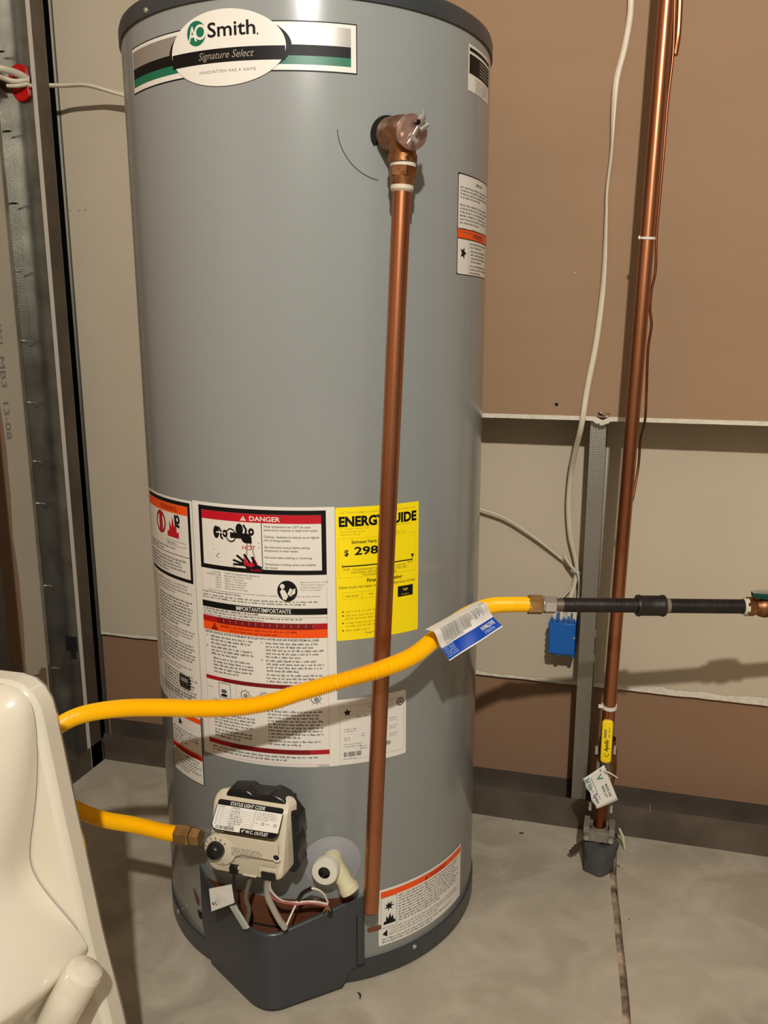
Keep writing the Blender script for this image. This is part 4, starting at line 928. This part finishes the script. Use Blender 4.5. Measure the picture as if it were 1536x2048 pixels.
while u_ < .86:
    w_ = g_.choice((.006, .010, .018)); h_ = .14+.18*g_.random() if u_ > .6 else .38
    grid(u_, .14, u_+w_, .14+h_, M_FINE, 1, 1, 6); u_ += w_ + g_.choice((.008, .012))
grid(.88, .10, .885, .34, M_FINE, 1, 1, 4); grid(.95, .10, .955, .34, M_FINE, 1, 1, 4); grid(.88, .10, .955, .105, M_FINE, 1, 2, 1); grid(.88, .34, .955, .345, M_FINE, 1, 2, 1)
for k_ in range(3): grid(.10+.1*k_, .56-.03*k_, .45, .575-.03*k_, M_SILVER, 1, 6, 1)
def ttext(s, uc, vc, w_, h_, mt, flip=True, lay=2):
    vs, fs, x0, x1, y0, y1 = text_poly(s, .02)
    out = []
    for x, y in vs:
        X = (x-(x0+x1)/2)/(x1-x0)*w_; Yv = (y-(y0+y1)/2)/(y1-y0)*h_
        if flip: X, Yv = -X, -Yv
        out.append(L.fn(uc+X, vc-Yv, lay*LAY))
    L.mb.add(out, fs, mt)
ttext('EASTMAN', .82, .74, .26, .13, M_PAPER); ttext('FLEXIBLE', .80, .88, .20, .09, M_LBLUE)
for k_ in range(5): ttext(('STAINLESS', 'STEEL GAS', 'CONNECTOR', 'FOR USE AT', 'RANGE 48 IN')[k_], .12, .65+.062*k_, .20, .045, M_LBLUE)
ht = L.mb.build('paper_tag', hs, label='white and blue printed barcode tag wrapped on the hose'); 


# ================================================================== GAS PIPE
gp0 = e0 + gdir*.038
def on_g(x): d = gdir; return gp0 + d*((x-gp0.x)/d.x)
xc0, xc1 = pY(1272, 1212, .030).x, pY(1326, 1212, .05).x
gpp = thing('gas_pipe', 'black iron gas pipe with coupling crossing the copper riser', 'pipe', gp0)
xv = .655
m = MB(); m.tube([gp0, on_g(gp0.x+.012)], [.0098, .0102], M_TRACK, 24); m.tube([on_g(gp0.x+.012), on_g(xc0+.004)], .0108, M_BLKIRON, 28); m.build('pipe', gpp)
m = MB(); m.tube([on_g(xc0), on_g(xc0+.003), on_g(xc0+.007), on_g(xc1-.007), on_g(xc1-.003), on_g(xc1)], [.0155, .0165, .0152, .0152, .0165, .0155], M_BLKIRON, 32); m.build('coupling', gpp)
m = MB(); m.tube([on_g(xc1-.004), on_g(xv+.003)], .0108, M_BLKIRON, 28); m.build('pipe', gpp)
m = MB(); m.tube([on_g(xc1-.001), on_g(xc1+.007)], [.0114, .0110], mat('grey_sealant', (120, 112, 98), .7), 24); m.build('thread_tape', gpp)
tv = thing('gas_valve', 'brass gas shutoff valve with green handle at right picture edge', 'valve', on_g(xv+.03))
m = MB(); m.tube([on_g(xv+.003), on_g(xv+.009)], [.0125, .0140], M_TAPE, 24); m.build('thread_tape', tv)
m = MB(); hexnut(m, on_g(xv+.006), on_g(xv+.020), .0150, M_BRONZE); m.tube([on_g(xv+.020), on_g(xv+.027), on_g(xv+.034), on_g(xv+.044), on_g(xv+.050)], [.0110, .0150, .0165, .0150, .0110], M_BRONZE, 24); hexnut(m, on_g(xv+.050), on_g(xv+.066), .0150, M_BRONZE); m.tube([on_g(xv+.034), on_g(xv+.034)+Vector((0, -.004, .020))], .0065, M_BRONZE, 16); m.build('valve_body', tv, angle=30)
m = MB(); hc = on_g(xv+.034)+Vector((0, -.004, .0215)); gh = Vector((gdir.x, gdir.y, 0)).normalized()
m.prism([hc - gh*.024 + Vector((0, 0, .004)), hc - gh*.022 - Vector((0, 0, .004)), hc - Vector((0, 0, .007)), hc + gh*.022 - Vector((0, 0, .003)), hc + gh*.024 + Vector((0, 0, .004)), hc + Vector((0, 0, .001))], Vector((gh.y, -gh.x, 0))*.011, M_GREENP); m.build('green_handle', tv, bevel=.0012)
m = MB(); m.prism([hc - gh*.025 + Vector((0, 0, .0045)), hc + Vector((0, 0, .0015)), hc + gh*.025 + Vector((0, 0, .0045)), hc + gh*.010 + Vector((0, 0, .0068)), hc - gh*.010 + Vector((0, 0, .0068))], Vector((gh.y, -gh.x, 0))*.011, M_CHROME); m.build('handle_plate', tv, bevel=.0008)
m = MB(); m.tube([on_g(xv+.064), on_g(xv+.40)], .0108, M_BLKIRON, 24); m.build('pipe_stub', tv)

# ================================================================== COPPER RISER, VALVE, SLEEVE
YC = .158
cb, ct = pY(1200, 1640, YC), pY(1333, 0, YC)
def on_c(z): t = (z-cb.z)/(ct.z-cb.z); return Vector((cb.x+(ct.x-cb.x)*t, YC, z))
rs = thing('copper_riser', 'tall copper water pipe standing in front of the back wall', 'pipe', on_c(.06))
m = MB(); m.tube([on_c(.262 + (2.4)*k/60) for k in range(61)], .0112, M_COPPER, 28); m.build('pipe', rs)
m = MB(); m.tube([on_c(.055 + .09*k/4) for k in range(5)], .0112, M_COPPERD, 24); m.build('lower_pipe', rs)
for z, r_, w_ in ((pY(1294, 476, YC).z, .0116, .0018), (pY(1214, 1412, YC).z, .0122, .0030)):
    p = on_c(z); m = MB(); m.lathe([(-w_, r_-.001), (-w_, r_+.0010), (w_, r_+.0010), (w_, r_-.001)], M_PAPER, p, (.05, -.1, 1), 28); m.box((p.x-.018 if z < .5 else p.x-.013, p.y-.007, p.z-.002), (p.x-.011, p.y-.002, p.z+.003), M_PAPER); m.build('cable_tie', rs)
# clamp and dark sleeve at the floor
sb = pZ(1195, 1728); st = Vector((sb.x+.0035, sb.y-.008, .068))
m = MB(); m.lathe([(0.0, .0265), (.030, .0290), (.060, .0320), (.064, .0315), (.064, .018)], M_SLEEVE, (sb.x, sb.y-.012, 0), (.045, 0, 1), 24)
for q_ in range(len(m.v)):
    g0 = m.v[q_]; m.v[q_] = g0 + Vector((.0022*math.sin(g0.z*120+g0.y*200), .0022*math.cos(g0.z*90+g0.x*220), 0 if g0.z < .01 else .003*math.sin(g0.x*260)))
sl_ = m.build('pipe_sleeve', base=(sb.x, sb.y, 0)); tag(sl_, 'crumpled dark plastic sleeve round the copper pipe at the floor', 'pipe sleeve')
m = MB()
for k in range(3): 
    a = Vector((sb.x-.030-.004*k, sb.y-.012, .050-.006*k)); m.prism([a, a+Vector((-.014, -.004, -.010)), a+Vector((-.010, -.004, -.018)), a+Vector((.002, 0, -.012))], (0, .002, 0), M_DEBRIS)
m.build('torn_flap', sl_, smooth=False)
cz = .080; cc = on_c(cz) 
m = MB()
m.lathe([(-.012, .0122), (-.012, .0150), (.010, .0150), (.010, .0122)], M_CLAMP, cc, (0, 0, 1), 24)
m.box((cc.x-.026, cc.y-.020, cz-.012), (cc.x+.026, cc.y-.010, cz+.008), M_CLAMP); m.box((cc.x-.026, cc.y+.008, cz-.010), (cc.x+.026, cc.y+.016, cz+.010), M_CLAMP)
for sx in (-1, 1):
    m.box((cc.x+sx*.022-.005, cc.y-.022, cz+.004), (cc.x+sx*.022+.005, cc.y+.016, cz+.016), M_CLAMP); m.tube([Vector((cc.x+sx*.021, cc.y-.030, cz-.002)), Vector((cc.x+sx*.021, cc.y+.018, cz+.002))], .0032, M_CHROME, 10)
    hexnut(m, Vector((cc.x+sx*.021, cc.y-.029, cz-.002)), Vector((cc.x+sx*.021, cc.y-.022, cz-.002)), .006, M_CLAMP)
ck = m.build('ground_clamp', base=cc, bevel=.0012, smooth=False); tag(ck, 'dull metal ground clamp bolted round the copper pipe above sleeve', 'pipe clamp')
# ball valve
bv = thing('ball_valve', 'ball valve with yellow lever on lower copper riser', 'valve', on_c(.14))
zb0, zb1 = .125, .275
m = MB(); c1 = on_c(.20)
m.lathe([(-.060, .0140), (-.045, .0140), (-.045, .0165), (-.030, .0165), (-.022, .0200), (0, .0215), (.022, .0200), (.030, .0165), (.045, .0165), (.045, .0140), (.062, .0140)], M_BRONZE, c1, (.055, 0, 1), 24)
m.tube([c1, c1+Vector((.004, -.034, 0))], .0075, M_BRONZE, 16)
for dz in (-.035, .035): hexnut(m, c1+Vector((dz*.05, 0, dz-.008)), c1+Vector((dz*.05, 0, dz+.008)), .0190, M_BRONZE)
m.build('valve_body', bv, angle=30)
for (px, py) in ((1193, 1500), (1196, 1530), (1229, 1500), (1180, 1612), (1222, 1617)):
    p = pY(px, py, YC-.018); m = MB(); m.tube([p+Vector((0, 0, .007)), p-Vector((0, 0, .007))], [.0028, .0034], M_CHROME, 10); m.build('bolt', bv)
ha, hb_ = pY(1216, 1440, YC-.042), pY(1211, 1524, YC-.042); 
hd = (ha-hb_).normalized(); hs_ = Vector((0, -1, 0)); hr = hd.cross(hs_).normalized()
def capsule(mb, a, b, w_, d, mt, r=.3):
    ax = (b-a); pts = []
    for (s_, t_) in ((0, .55), (0.02, .85), (.06, 1), (.94, 1), (.98, .85), (1, .55)): pts.append((a+ax*s_, w_*t_))
    n = 20; o = len(mb.v); k = mb.m(mt)
    for c_, ww in pts:
        for j in range(n):
            t = 2*PI*j/n; ct_, st_ = math.cos(t), math.sin(t)
            X = math.copysign(abs(ct_)**.45, ct_)*ww; Y_ = math.copysign(abs(st_)**.6, st_)*d*(ww/w_)**.5; mb.v.append(c_ + hr*X + hs_*Y_)
    for i in range(len(pts)-1):
        for j in range(n): mb.f.append([o+i*n+j, o+i*n+(j+1) % n, o+(i+1)*n+(j+1) % n, o+(i+1)*n+j]); mb.mi.append(k)
    mb.f.append([o+j for j in range(n)]); mb.mi.append(k); mb.f.append([o+(len(pts)-1)*n+j for j in range(n)]); mb.mi.append(k)
m = MB(); capsule(m, hb_, ha, .0092, .0042, M_YPL); lv = m.build('lever', bv, label='yellow vinyl covered lever', angle=50)
L = Label(lambda u, v, o: hb_ + hd*u + (-hr if hr.x > 0 else hr)*v*1 + hs_*(.0044+o), 0, 0)
# text runs up the lever
hr2 = hr if hr.x > 0 else -hr
L = Label(lambda u, v, o: hb_ + hd*u - hr2*v + hs_*(.0044+o), 0, 0)
L.text('Apollo', .0215, -.0030, h=.0068, w=.022, mt=M_BLACK, lay=1, bold=.02, shear=.2); L.text('C', .012, -.0045, h=.007, mt=M_BLACK, lay=1); L.rect(.046, .0012, .062, .0026, M_FINE2, 1); L.rect(.046, .0034, .062, .0046, M_FINE2, 1)
L.text('600', .048, -.0050, h=.0026, mt=M_FINE2, lay=1); L.text('WOG', .056, -.0050, h=.0026, mt=M_FINE2, lay=1); L.build('lever_print', lv)
m = MB(); m.tube([hb_+hd*.004, hb_-hd*.022, c1+Vector((.004, -.032, -.004))], .0075, M_GALV, 12, flat=(1, .3), up=hr); hexnut(m, c1+Vector((.004, -.030, 0)), c1+Vector((.004, -.040, 0)), .009, M_CHROME); m.build('lever_plate', bv, smooth=False)
# paper tag on valve
q = [pY(1208, 1530, YC-.058), pY(1236, 1600, YC-.050), pY(1193, 1617, YC-.056), pY(1165, 1560, YC-.060)]
m = MB(); vs = []; nu, nv = 10, 10
for i in range(nu+1):
    for j in range(nv+1):
        u, v = i/nu, j/nv; p = (q[0]*(1-u)+q[1]*u)*(1-v) + (q[3]*(1-u)+q[2]*u)*v
        p = p + Vector((0, .003*math.sin(u*3.1+1)*v, 0)) + (Vector((.0015*math.sin(u*16), 0, .001*math.cos(u*13))) if j == nv else Vector())
        vs.append(p)
m.add(vs, [(i*(nv+1)+j, (i+1)*(nv+1)+j, (i+1)*(nv+1)+j+1, i*(nv+1)+j+1) for i in range(nu) for j in range(nv)], M_PAPER)
vt_ = m.build('paper_tag', base=q[0]); tag(vt_, 'white torn paper tag tied to the yellow lever valve', 'tag')
so = vt_.modifiers.new('solid', 'SOLIDIFY'); so.thickness = .0004; so.offset = 0
L = Label(lambda u, v, o: (q[0]*(1-u)+q[1]*u)*(1-v) + (q[3]*(1-u)+q[2]*u)*v + Vector((0, .003*math.sin(u*3.1+1)*v - .0012 - o, 0)), 1, 1)
def tg_text(s, u, v, w_, h_, mt):
    vs, fs, x0, x1, y0, y1 = text_poly(s, .01); L.mb.add([L.fn(u+(x-x0)/(x1-x0)*w_, v-(y-y0)/(y1-y0)*h_, LAY) for x, y in vs], fs, mt)
tg_text('V', .14, .48, .16, .26, M_TEAL)
tg_text('MODEL SIZE', .46, .26, .36, .09, M_NAVY); tg_text('SERIES LOT', .46, .42, .34, .09, M_NAVY)
L.rect(.10, .665, .78, .68, M_NAVY, 1); tg_text('Ball Valve', .06, .93, .36, .20, M_TEAL); tg_text('Spec', .56, .93, .30, .22, M_NAVY); tg_text('n', .46, .86, .05, .07, M_TEAL); tg_text('R', .04, .24, .06, .07, M_NAVY)
L.build('tag_print', vt_)
m = MB(); a = pY(1209, 1542, YC-.062); m.tube([a, pY(1218, 1545, YC-.066), pY(1236, 1556, YC-.062)], [.0012, .0014, .0007], M_PAPER, 8); m.tube([a, pY(1212, 1538, YC-.045), pY(1213, 1532, YC-.03)], .001, M_PAPER, 8)
zt = m.build('zip_tie', base=a); tag(zt, 'thin white zip tie holding the paper tag to valve', 'zip tie')
# tracer / ground wire beside the riser
def wob_wire(pts, r, name, label, fac=(1, 1), mt=M_COPPERD):
    m = MB(); m.tube(resample(spline(pts, 10), .004), r, mt, 10, flat=fac); o = m.build(name, base=pts[-1]); return tag(o, label, 'wire')
wY = .175
wob_wire([pY(1352, -60, wY), pY(1349, 30, wY), pY(1346, 110, wY), pY(1336, 200, wY), pY(1326, 320, wY), pY(1319, 400, wY), pY(1313, 470, wY), pY(1311, 540, wY), pY(1303, 580, wY), pY(1300, 620, wY), pY(1303, 650, wY), pY(1296, 700, wY), pY(1293, 780, wY), pY(1290, 840, wY), pY(1281, 880, .2), pY(1277, 930, .2), pY(1268, 985, .19), pY(1262, 1010, .185)], .0021, 'ground_wire', 'thin bare copper ground wire sagging along right side of riser')
wob_wire([pY(1362, -60, wY+.01), pY(1359, 20, wY+.01), pY(1356, 70, wY+.01), pY(1350, 110, wY+.005)], .0045, 'copper_strap', 'bright copper strip beside the riser top', (1, 1), M_COPPER)

# ================================================================== CABLES, BOX
def cable(name, label, pts, r=.0046, fac=(1, .55), tw=None, group=None):
    P = resample(spline(pts, 10), .006); n = len(P)
    T = [0]*n if tw is None else [tw[min(len(tw)-1, int(i/n*len(tw)))] for i in range(n)]
    if tw:
        T = []
        for i in range(n):
            s_ = i/(n-1)*(len(tw)-1); a = int(s_); b = min(a+1, len(tw)-1); T.append(tw[a]+(tw[b]-tw[a])*(s_-a))
    m = MB(); m.tube(P, r, M_CABLE, 14, flat=(*fac, T), up=(1, 0, 0)); o = m.build(name, base=P[-1]); return tag(o, label, 'cable', group)
yc = YF-.026
st_ = pY(1153, 1143, .352)
cable('electrical_cable', 'long ivory cable hanging over the brown panel into the wall cavity', [pY(1264, -80, yc), pY(1262, 0, yc), pY(1259, 40, yc), pY(1248, 100, yc), pY(1233, 160, yc), pY(1227, 220, yc), pY(1223, 300, yc), pY(1214, 380, yc), pY(1212, 440, yc), pY(1207, 560, yc), pY(1193, 680, yc), pY(1174, 780, yc), pY(1163, 850, yc), pY(1150, 905, .30), pY(1142, 950, .33), pY(1137, 1010, .345), pY(1140, 1070, .35), pY(1151, 1120, .352), st_, pY(1148, 1170, .350), pY(1140, 1195, .345), pY(1128, 1238, .335)], r=.0048, fac=(1, .5), tw=[0, 0, .1, 1.2, 1.3, .8, .2, 0, 0, 0, 0, .3, .6, .5])
cable('electrical_cable', 'ivory cable curving from behind heater to the white staple', [pY(900, 1000, .350), pY(960, 1018, .350), pY(1010, 1036, .351), pY(1060, 1068, .354), pY(1105, 1103, .359), pY(1135, 1128, .363), pY(1149, 1142, .364), pY(1142, 1175, .364), pY(1118, 1205, .360), pY(1110, 1238, .350)], r=.0040, fac=(.6, 1))
cable('electrical_cable', 'ivory cable stub looping under the white staple beside stud', [pY(1128, 1108, .344), pY(1135, 1122, .342), pY(1147, 1138, .342), pY(1156, 1148, .342), pY(1159, 1180, .342), pY(1150, 1238, .335)], r=.0040, fac=(.7, 1))
m = MB(); m.tube([st_+Vector((-.010, -.004, .006)), st_+Vector((-.004, -.009, .003)), st_+Vector((.004, -.009, 0)), st_+Vector((.009, -.003, -.004))], .0026, M_PAPER, 10, flat=(1.4, .7)); o = m.build('cable_staple', base=st_); tag(o, 'white plastic cable staple beside the stud', 'staple')
# blue box
bx0, bx1 = pY(1098, 1270, .305), pY(1151, 1270, .305); bz1, bz0 = pY(1125, 1246, .305).z, pY(1125, 1308, .305).z
bb_ = thing('outlet_box', 'blue plastic electrical box nailed to left side of stud', 'electrical box', ((bx0.x+bx1.x)/2, .33, bz0))
m = MB(); X0, X1 = bx0.x, bx1.x
m.box((X0, .303, bz0), (X1, .368, bz1), M_BLUE)
for i in range(5): m.box((X0+.002+i*(X1-X0-.006)/4.3, .306, bz1), (X0+.006+i*(X1-X0-.006)/4.3, .345, bz1+(.008 if i % 2 else .004)), M_BLUE)
for i in range(4): m.box((X0+.004+i*.013, .306, bz0-.003-(i % 2)*.003), (X0+.011+i*.013, .350, bz0), M_BLUE)
for i in range(5): m.box((X0-.003, .31, bz0+.006+i*.012), (X0, .330, bz0+.009+i*.012), M_BLUE)
m.build('box_body', bb_, bevel=.0012)
m = MB(); m.lathe([(0, .0022), (.001, .002), (.0014, 0)], M_CHROME, (X1-.002, .303, (bz0+bz1)/2+.004), (0, -1, 0), 12); m.lathe([(0, .0018), (.001, .0015), (.001, 0)], M_BLUE, ((X0+X1)/2, .303, (bz0+bz1)/2), (0, -1, 0), 12); m.build('screw', bb_)
for k_, px in enumerate((1107, 1122, 1136, 1148)):
    m = MB(); a = pY(px+2, 1222, .328); b = pY(px, 1250, .325); m.tube([a, a.lerp(b, .5), b], [.0042, .0040, .0036], M_CABLE, 10, flat=(1, .6)); o = m.build('cable_end', bb_)

# left wall cables and red bushing
rb_ = pY(46, 167, Y1-.001)
m = MB(); pts = [(-.016, .024), (-.004, .030), (.010, .026), (.0125, .006), (.0125, -.022), (.008, -.027), (.003, -.030), (-.006, -.030), (-.011, -.025), (-.018, -.010), (-.020, .008)]
m.prism([(rb_.x+x*1.35+.001, Y1-.010, rb_.z+z*1.12) for x, z in pts], (0, .008, 0), M_REDP); m.prism([(rb_.x-.012, Y1-.0165, rb_.z-.004), (rb_.x+.008, Y1-.0165, rb_.z-.003), (rb_.x+.008, Y1-.0165, rb_.z+.006), (rb_.x-.012, Y1-.0165, rb_.z+.010)], (0, .007, 0), M_REDP)
o = m.build('cable_bushing', base=rb_, bevel=.002); tag(o, 'red plastic cable bushing in the left wall stud', 'bushing')
cable('electrical_cable', 'upper ivory cable entering the red bushing from the left', [pY(-60, 120, .20), pY(-20, 132, .215), pY(10, 139, .23), pY(35, 147, .25), pY(55, 158, .268)], r=.0080, fac=(.9, .8))
cable('electrical_cable', 'lower ivory cable entering the red bushing from the left', [pY(-60, 140, .20), pY(-15, 150, .22), pY(8, 157, .238), pY(30, 163, .25), pY(58, 160, .268)], r=.0064, fac=(.9, .7))
cable('electrical_cable', 'ivory cable end resting low in the red bushing', [pY(15, 172, .245), pY(35, 172, .25), pY(57, 169, .268)], r=.0050, fac=(.9, .7))
cable('electrical_cable', 'ivory cable running from left stud behind the heater top', [pY(60, 172, .272), pY(90, 171, .278), pY(130, 171, .295), pY(170, 170, .30), pY(205, 178, .315), pY(245, 188, .325), pY(300, 196, .33), pY(380, 196, .33)], r=.0078, fac=(.9, .5), tw=[0, 0, 0, .7, 1.3, 1.3])

# ================================================================== CERAMIC FIXTURE (lower left)
fx = thing('ceramic_fixture', 'glossy cream ceramic bathroom fixture standing in front at bottom left', 'bathroom fixture', (-.25, -.60, 0))
# back slab with rounded shoulder; the outline lies in a plane facing the room
YS = -.560
edge = [(215, 2048), (197, 1975), (175, 1890), (150, 1772), (120, 1640), (97, 1530), (86, 1480), (80, 1450), (71, 1418), (56, 1392), (36, 1374), (12, 1365)]
E_ = [pY(x, y, YS) for x, y in edge]
dxdz = (E_[0].x-E_[4].x)/(E_[0].z-E_[4].z)
foot = Vector((E_[0].x - dxdz*E_[0].z*1.0, YS, .0005)); foot.x = E_[0].x + (0.0005-E_[0].z)*dxdz
out = [foot] + E_ + [Vector((-.60, YS, E_[-1].z+.004)), Vector((-.68+.06, YS, .0005))]
XLs = -.50
out = [foot] + E_ + [Vector((XLs+.05, YS, E_[-1].z)), Vector((XLs+.015, YS, E_[-1].z-.015)), Vector((XLs, YS, E_[-1].z-.05)), Vector((XLs-.03, YS, .0005))]
m = MB(); m.prism(out, (0, .035, 0), M_CERAM); m.build('back_slab', fx, bevel=.008, angle=60)
# shaped front body: horizontal sections
secs = []
# (pixel x, pixel y of right silhouette, plane Y of the silhouette, depth of front)
S_ = [(14, 1368, -.562, .015), (44, 1380, -.564, .035), (62, 1402, -.566, .052), (71, 1440, -.568, .068), (75, 1500, -.570, .082), (74, 1560, -.573, .092), (69, 1620, -.576, .102), (61, 1675, -.582, .115), (57, 1715, -.590, .135), (66, 1750, -.600, .160), (90, 1785, -.612, .20), (120, 1820, -.62, .24), (148, 1852, -.628, .27), (168, 1880, -.632, .29), (177, 1896, -.632, .295)]
S_ += [(172, 1908, -.632, .285), (152, 1938, -.628, .25), (120, 1978, -.62, .21), (97, 2012, -.61, .17), (76, 2050, -.60, .14)]
n = 28; XC = -.30
def section(a, dep, z):
    out = []
    for j in range(n+1):
        t = PI*j/n; ct_, st_ = math.cos(t), math.sin(t)
        out.append(Vector((XC + math.copysign(abs(ct_)**.85, ct_)*a, -.562 - (abs(st_)**.9)*dep*.85, z)))
    return out
for px, py, yy_, dep in S_:
    p = pY(px, py, yy_); z = p.z; a = p.x - XC      # size each section so that its right outline falls where it does in the view
    for _ in range(40):
        q_ = max((px_of(v) for v in section(a, dep, z)[:n//2+1]), key=lambda u: u[0])
        a += (px - q_[0])*.0004; z -= (py - q_[1])*.0004
    secs.append((z, a, dep))
secs.sort(key=lambda t: -t[0])
z_, a_, d_ = secs[-1]; secs += [(z_-.08, a_-.01, .10), (.002, a_-.02, .09)]
m = MB(); vs = []
for z, a, dep in secs: vs += section(a, dep, z)
fs = [(i*(n+1)+j, i*(n+1)+j+1, (i+1)*(n+1)+j+1, (i+1)*(n+1)+j) for i in range(len(secs)-1) for j in range(n)]
m.add(vs, fs, M_CERAM); m.add([vs[j] for j in range(n+1)], [tuple(range(n+1))], M_CERAM)
bd = m.build('bowl_body', fx, angle=180); sub = bd.modifiers.new('sub', 'SUBSURF'); sub.levels = 1; sub.render_levels = 2
# trap cover below the lip at the right
m = MB(); q = [pY(168, 1945, -.60), pY(150, 1975, -.605), pY(130, 2010, -.61), pY(105, 2060, -.61), pY(80, 2110, -.60)]
m.tube(spline(q, 6), [.020]*25, M_CERAM, 24, flat=(1, 1)); m.lathe([(0, .020), (.006, .018), (.010, .010), (.011, 0)], M_CERAM, q[0], q[0]-q[1], 24); m.build('trap_cover', fx)
m = MB(); a = pZ(208, 2060, .16); m.tube([a+Vector((-.01, .0, -.03)), a+Vector((-.004, 0, .014)), a+Vector((-.003, 0, .02))], [.010, .006, .001], M_CERAM, 14); m.build('foot_nub', fx)

# ================================================================== DEBRIS
def chip(px, py, L_, w_, mt, label, rot=0., curve=.3, name='debris'):
    p = pZ(px, py); d = Vector((math.cos(rot), math.sin(rot), 0)); n_ = Vector((-d.y, d.x, 0))
    m = MB(); m.tube([p - d*L_/2 + Vector((0, 0, w_)), p + n_*L_*curve*.4 + Vector((0, 0, w_*1.3)), p + d*L_/2 + Vector((0, 0, w_))], [w_*.6, w_, w_*.5], mt, 7)
    o = m.build(name, base=p); tag(o, label, 'debris'); return o
chip(718, 1993, .013, .0016, M_DEBRIS, 'small dark curled shaving on concrete right of burner door', -1.0, .4, 'wood_shaving')
chip(1258, 1840, .004, .0008, M_DEBRIS, 'tiny dark speck beside the floor joint', 1.6, 0, 'debris')
chip(1031, 1642, .016, .0010, M_FINE2, 'short curled wire scrap on floor by back track', .3, .8, 'wire_scrap')
chip(1043, 1668, .010, .0016, M_DEBRIS, 'small dark crumb on floor behind heater', .2, .1, 'debris')
m = MB(); p = pZ(1240, 1700); m.tube([p+Vector((-.004, 0, .045)), p+Vector((.004, -.003, .03)), p+Vector((.008, 0, .004))], [.002, .0026, .0016], M_WPL, 8)
o = m.build('plastic_strip', base=p); tag(o, 'thin pale plastic strip hanging at right of the floor sleeve', 'plastic strip')
m = MB(); g_ = random.Random(12)
P0 = pZ(1236, 1735)
for i in range(16):
    p = P0 + Vector((g_.uniform(-.02, .015), g_.uniform(-.02, .02), .001)); r_ = g_.uniform(.0012, .004)
    m.lathe([(-.001, r_), (r_*.3, r_*.9), (r_*.5, 0)], M_JOINT, p, (0, 0, 1), 7)
o = m.build('mortar_crumbs', base=P0); tag(o, 'crumbled mortar bits at the start of floor joint', 'rubble'); o['kind'] = 'stuff'
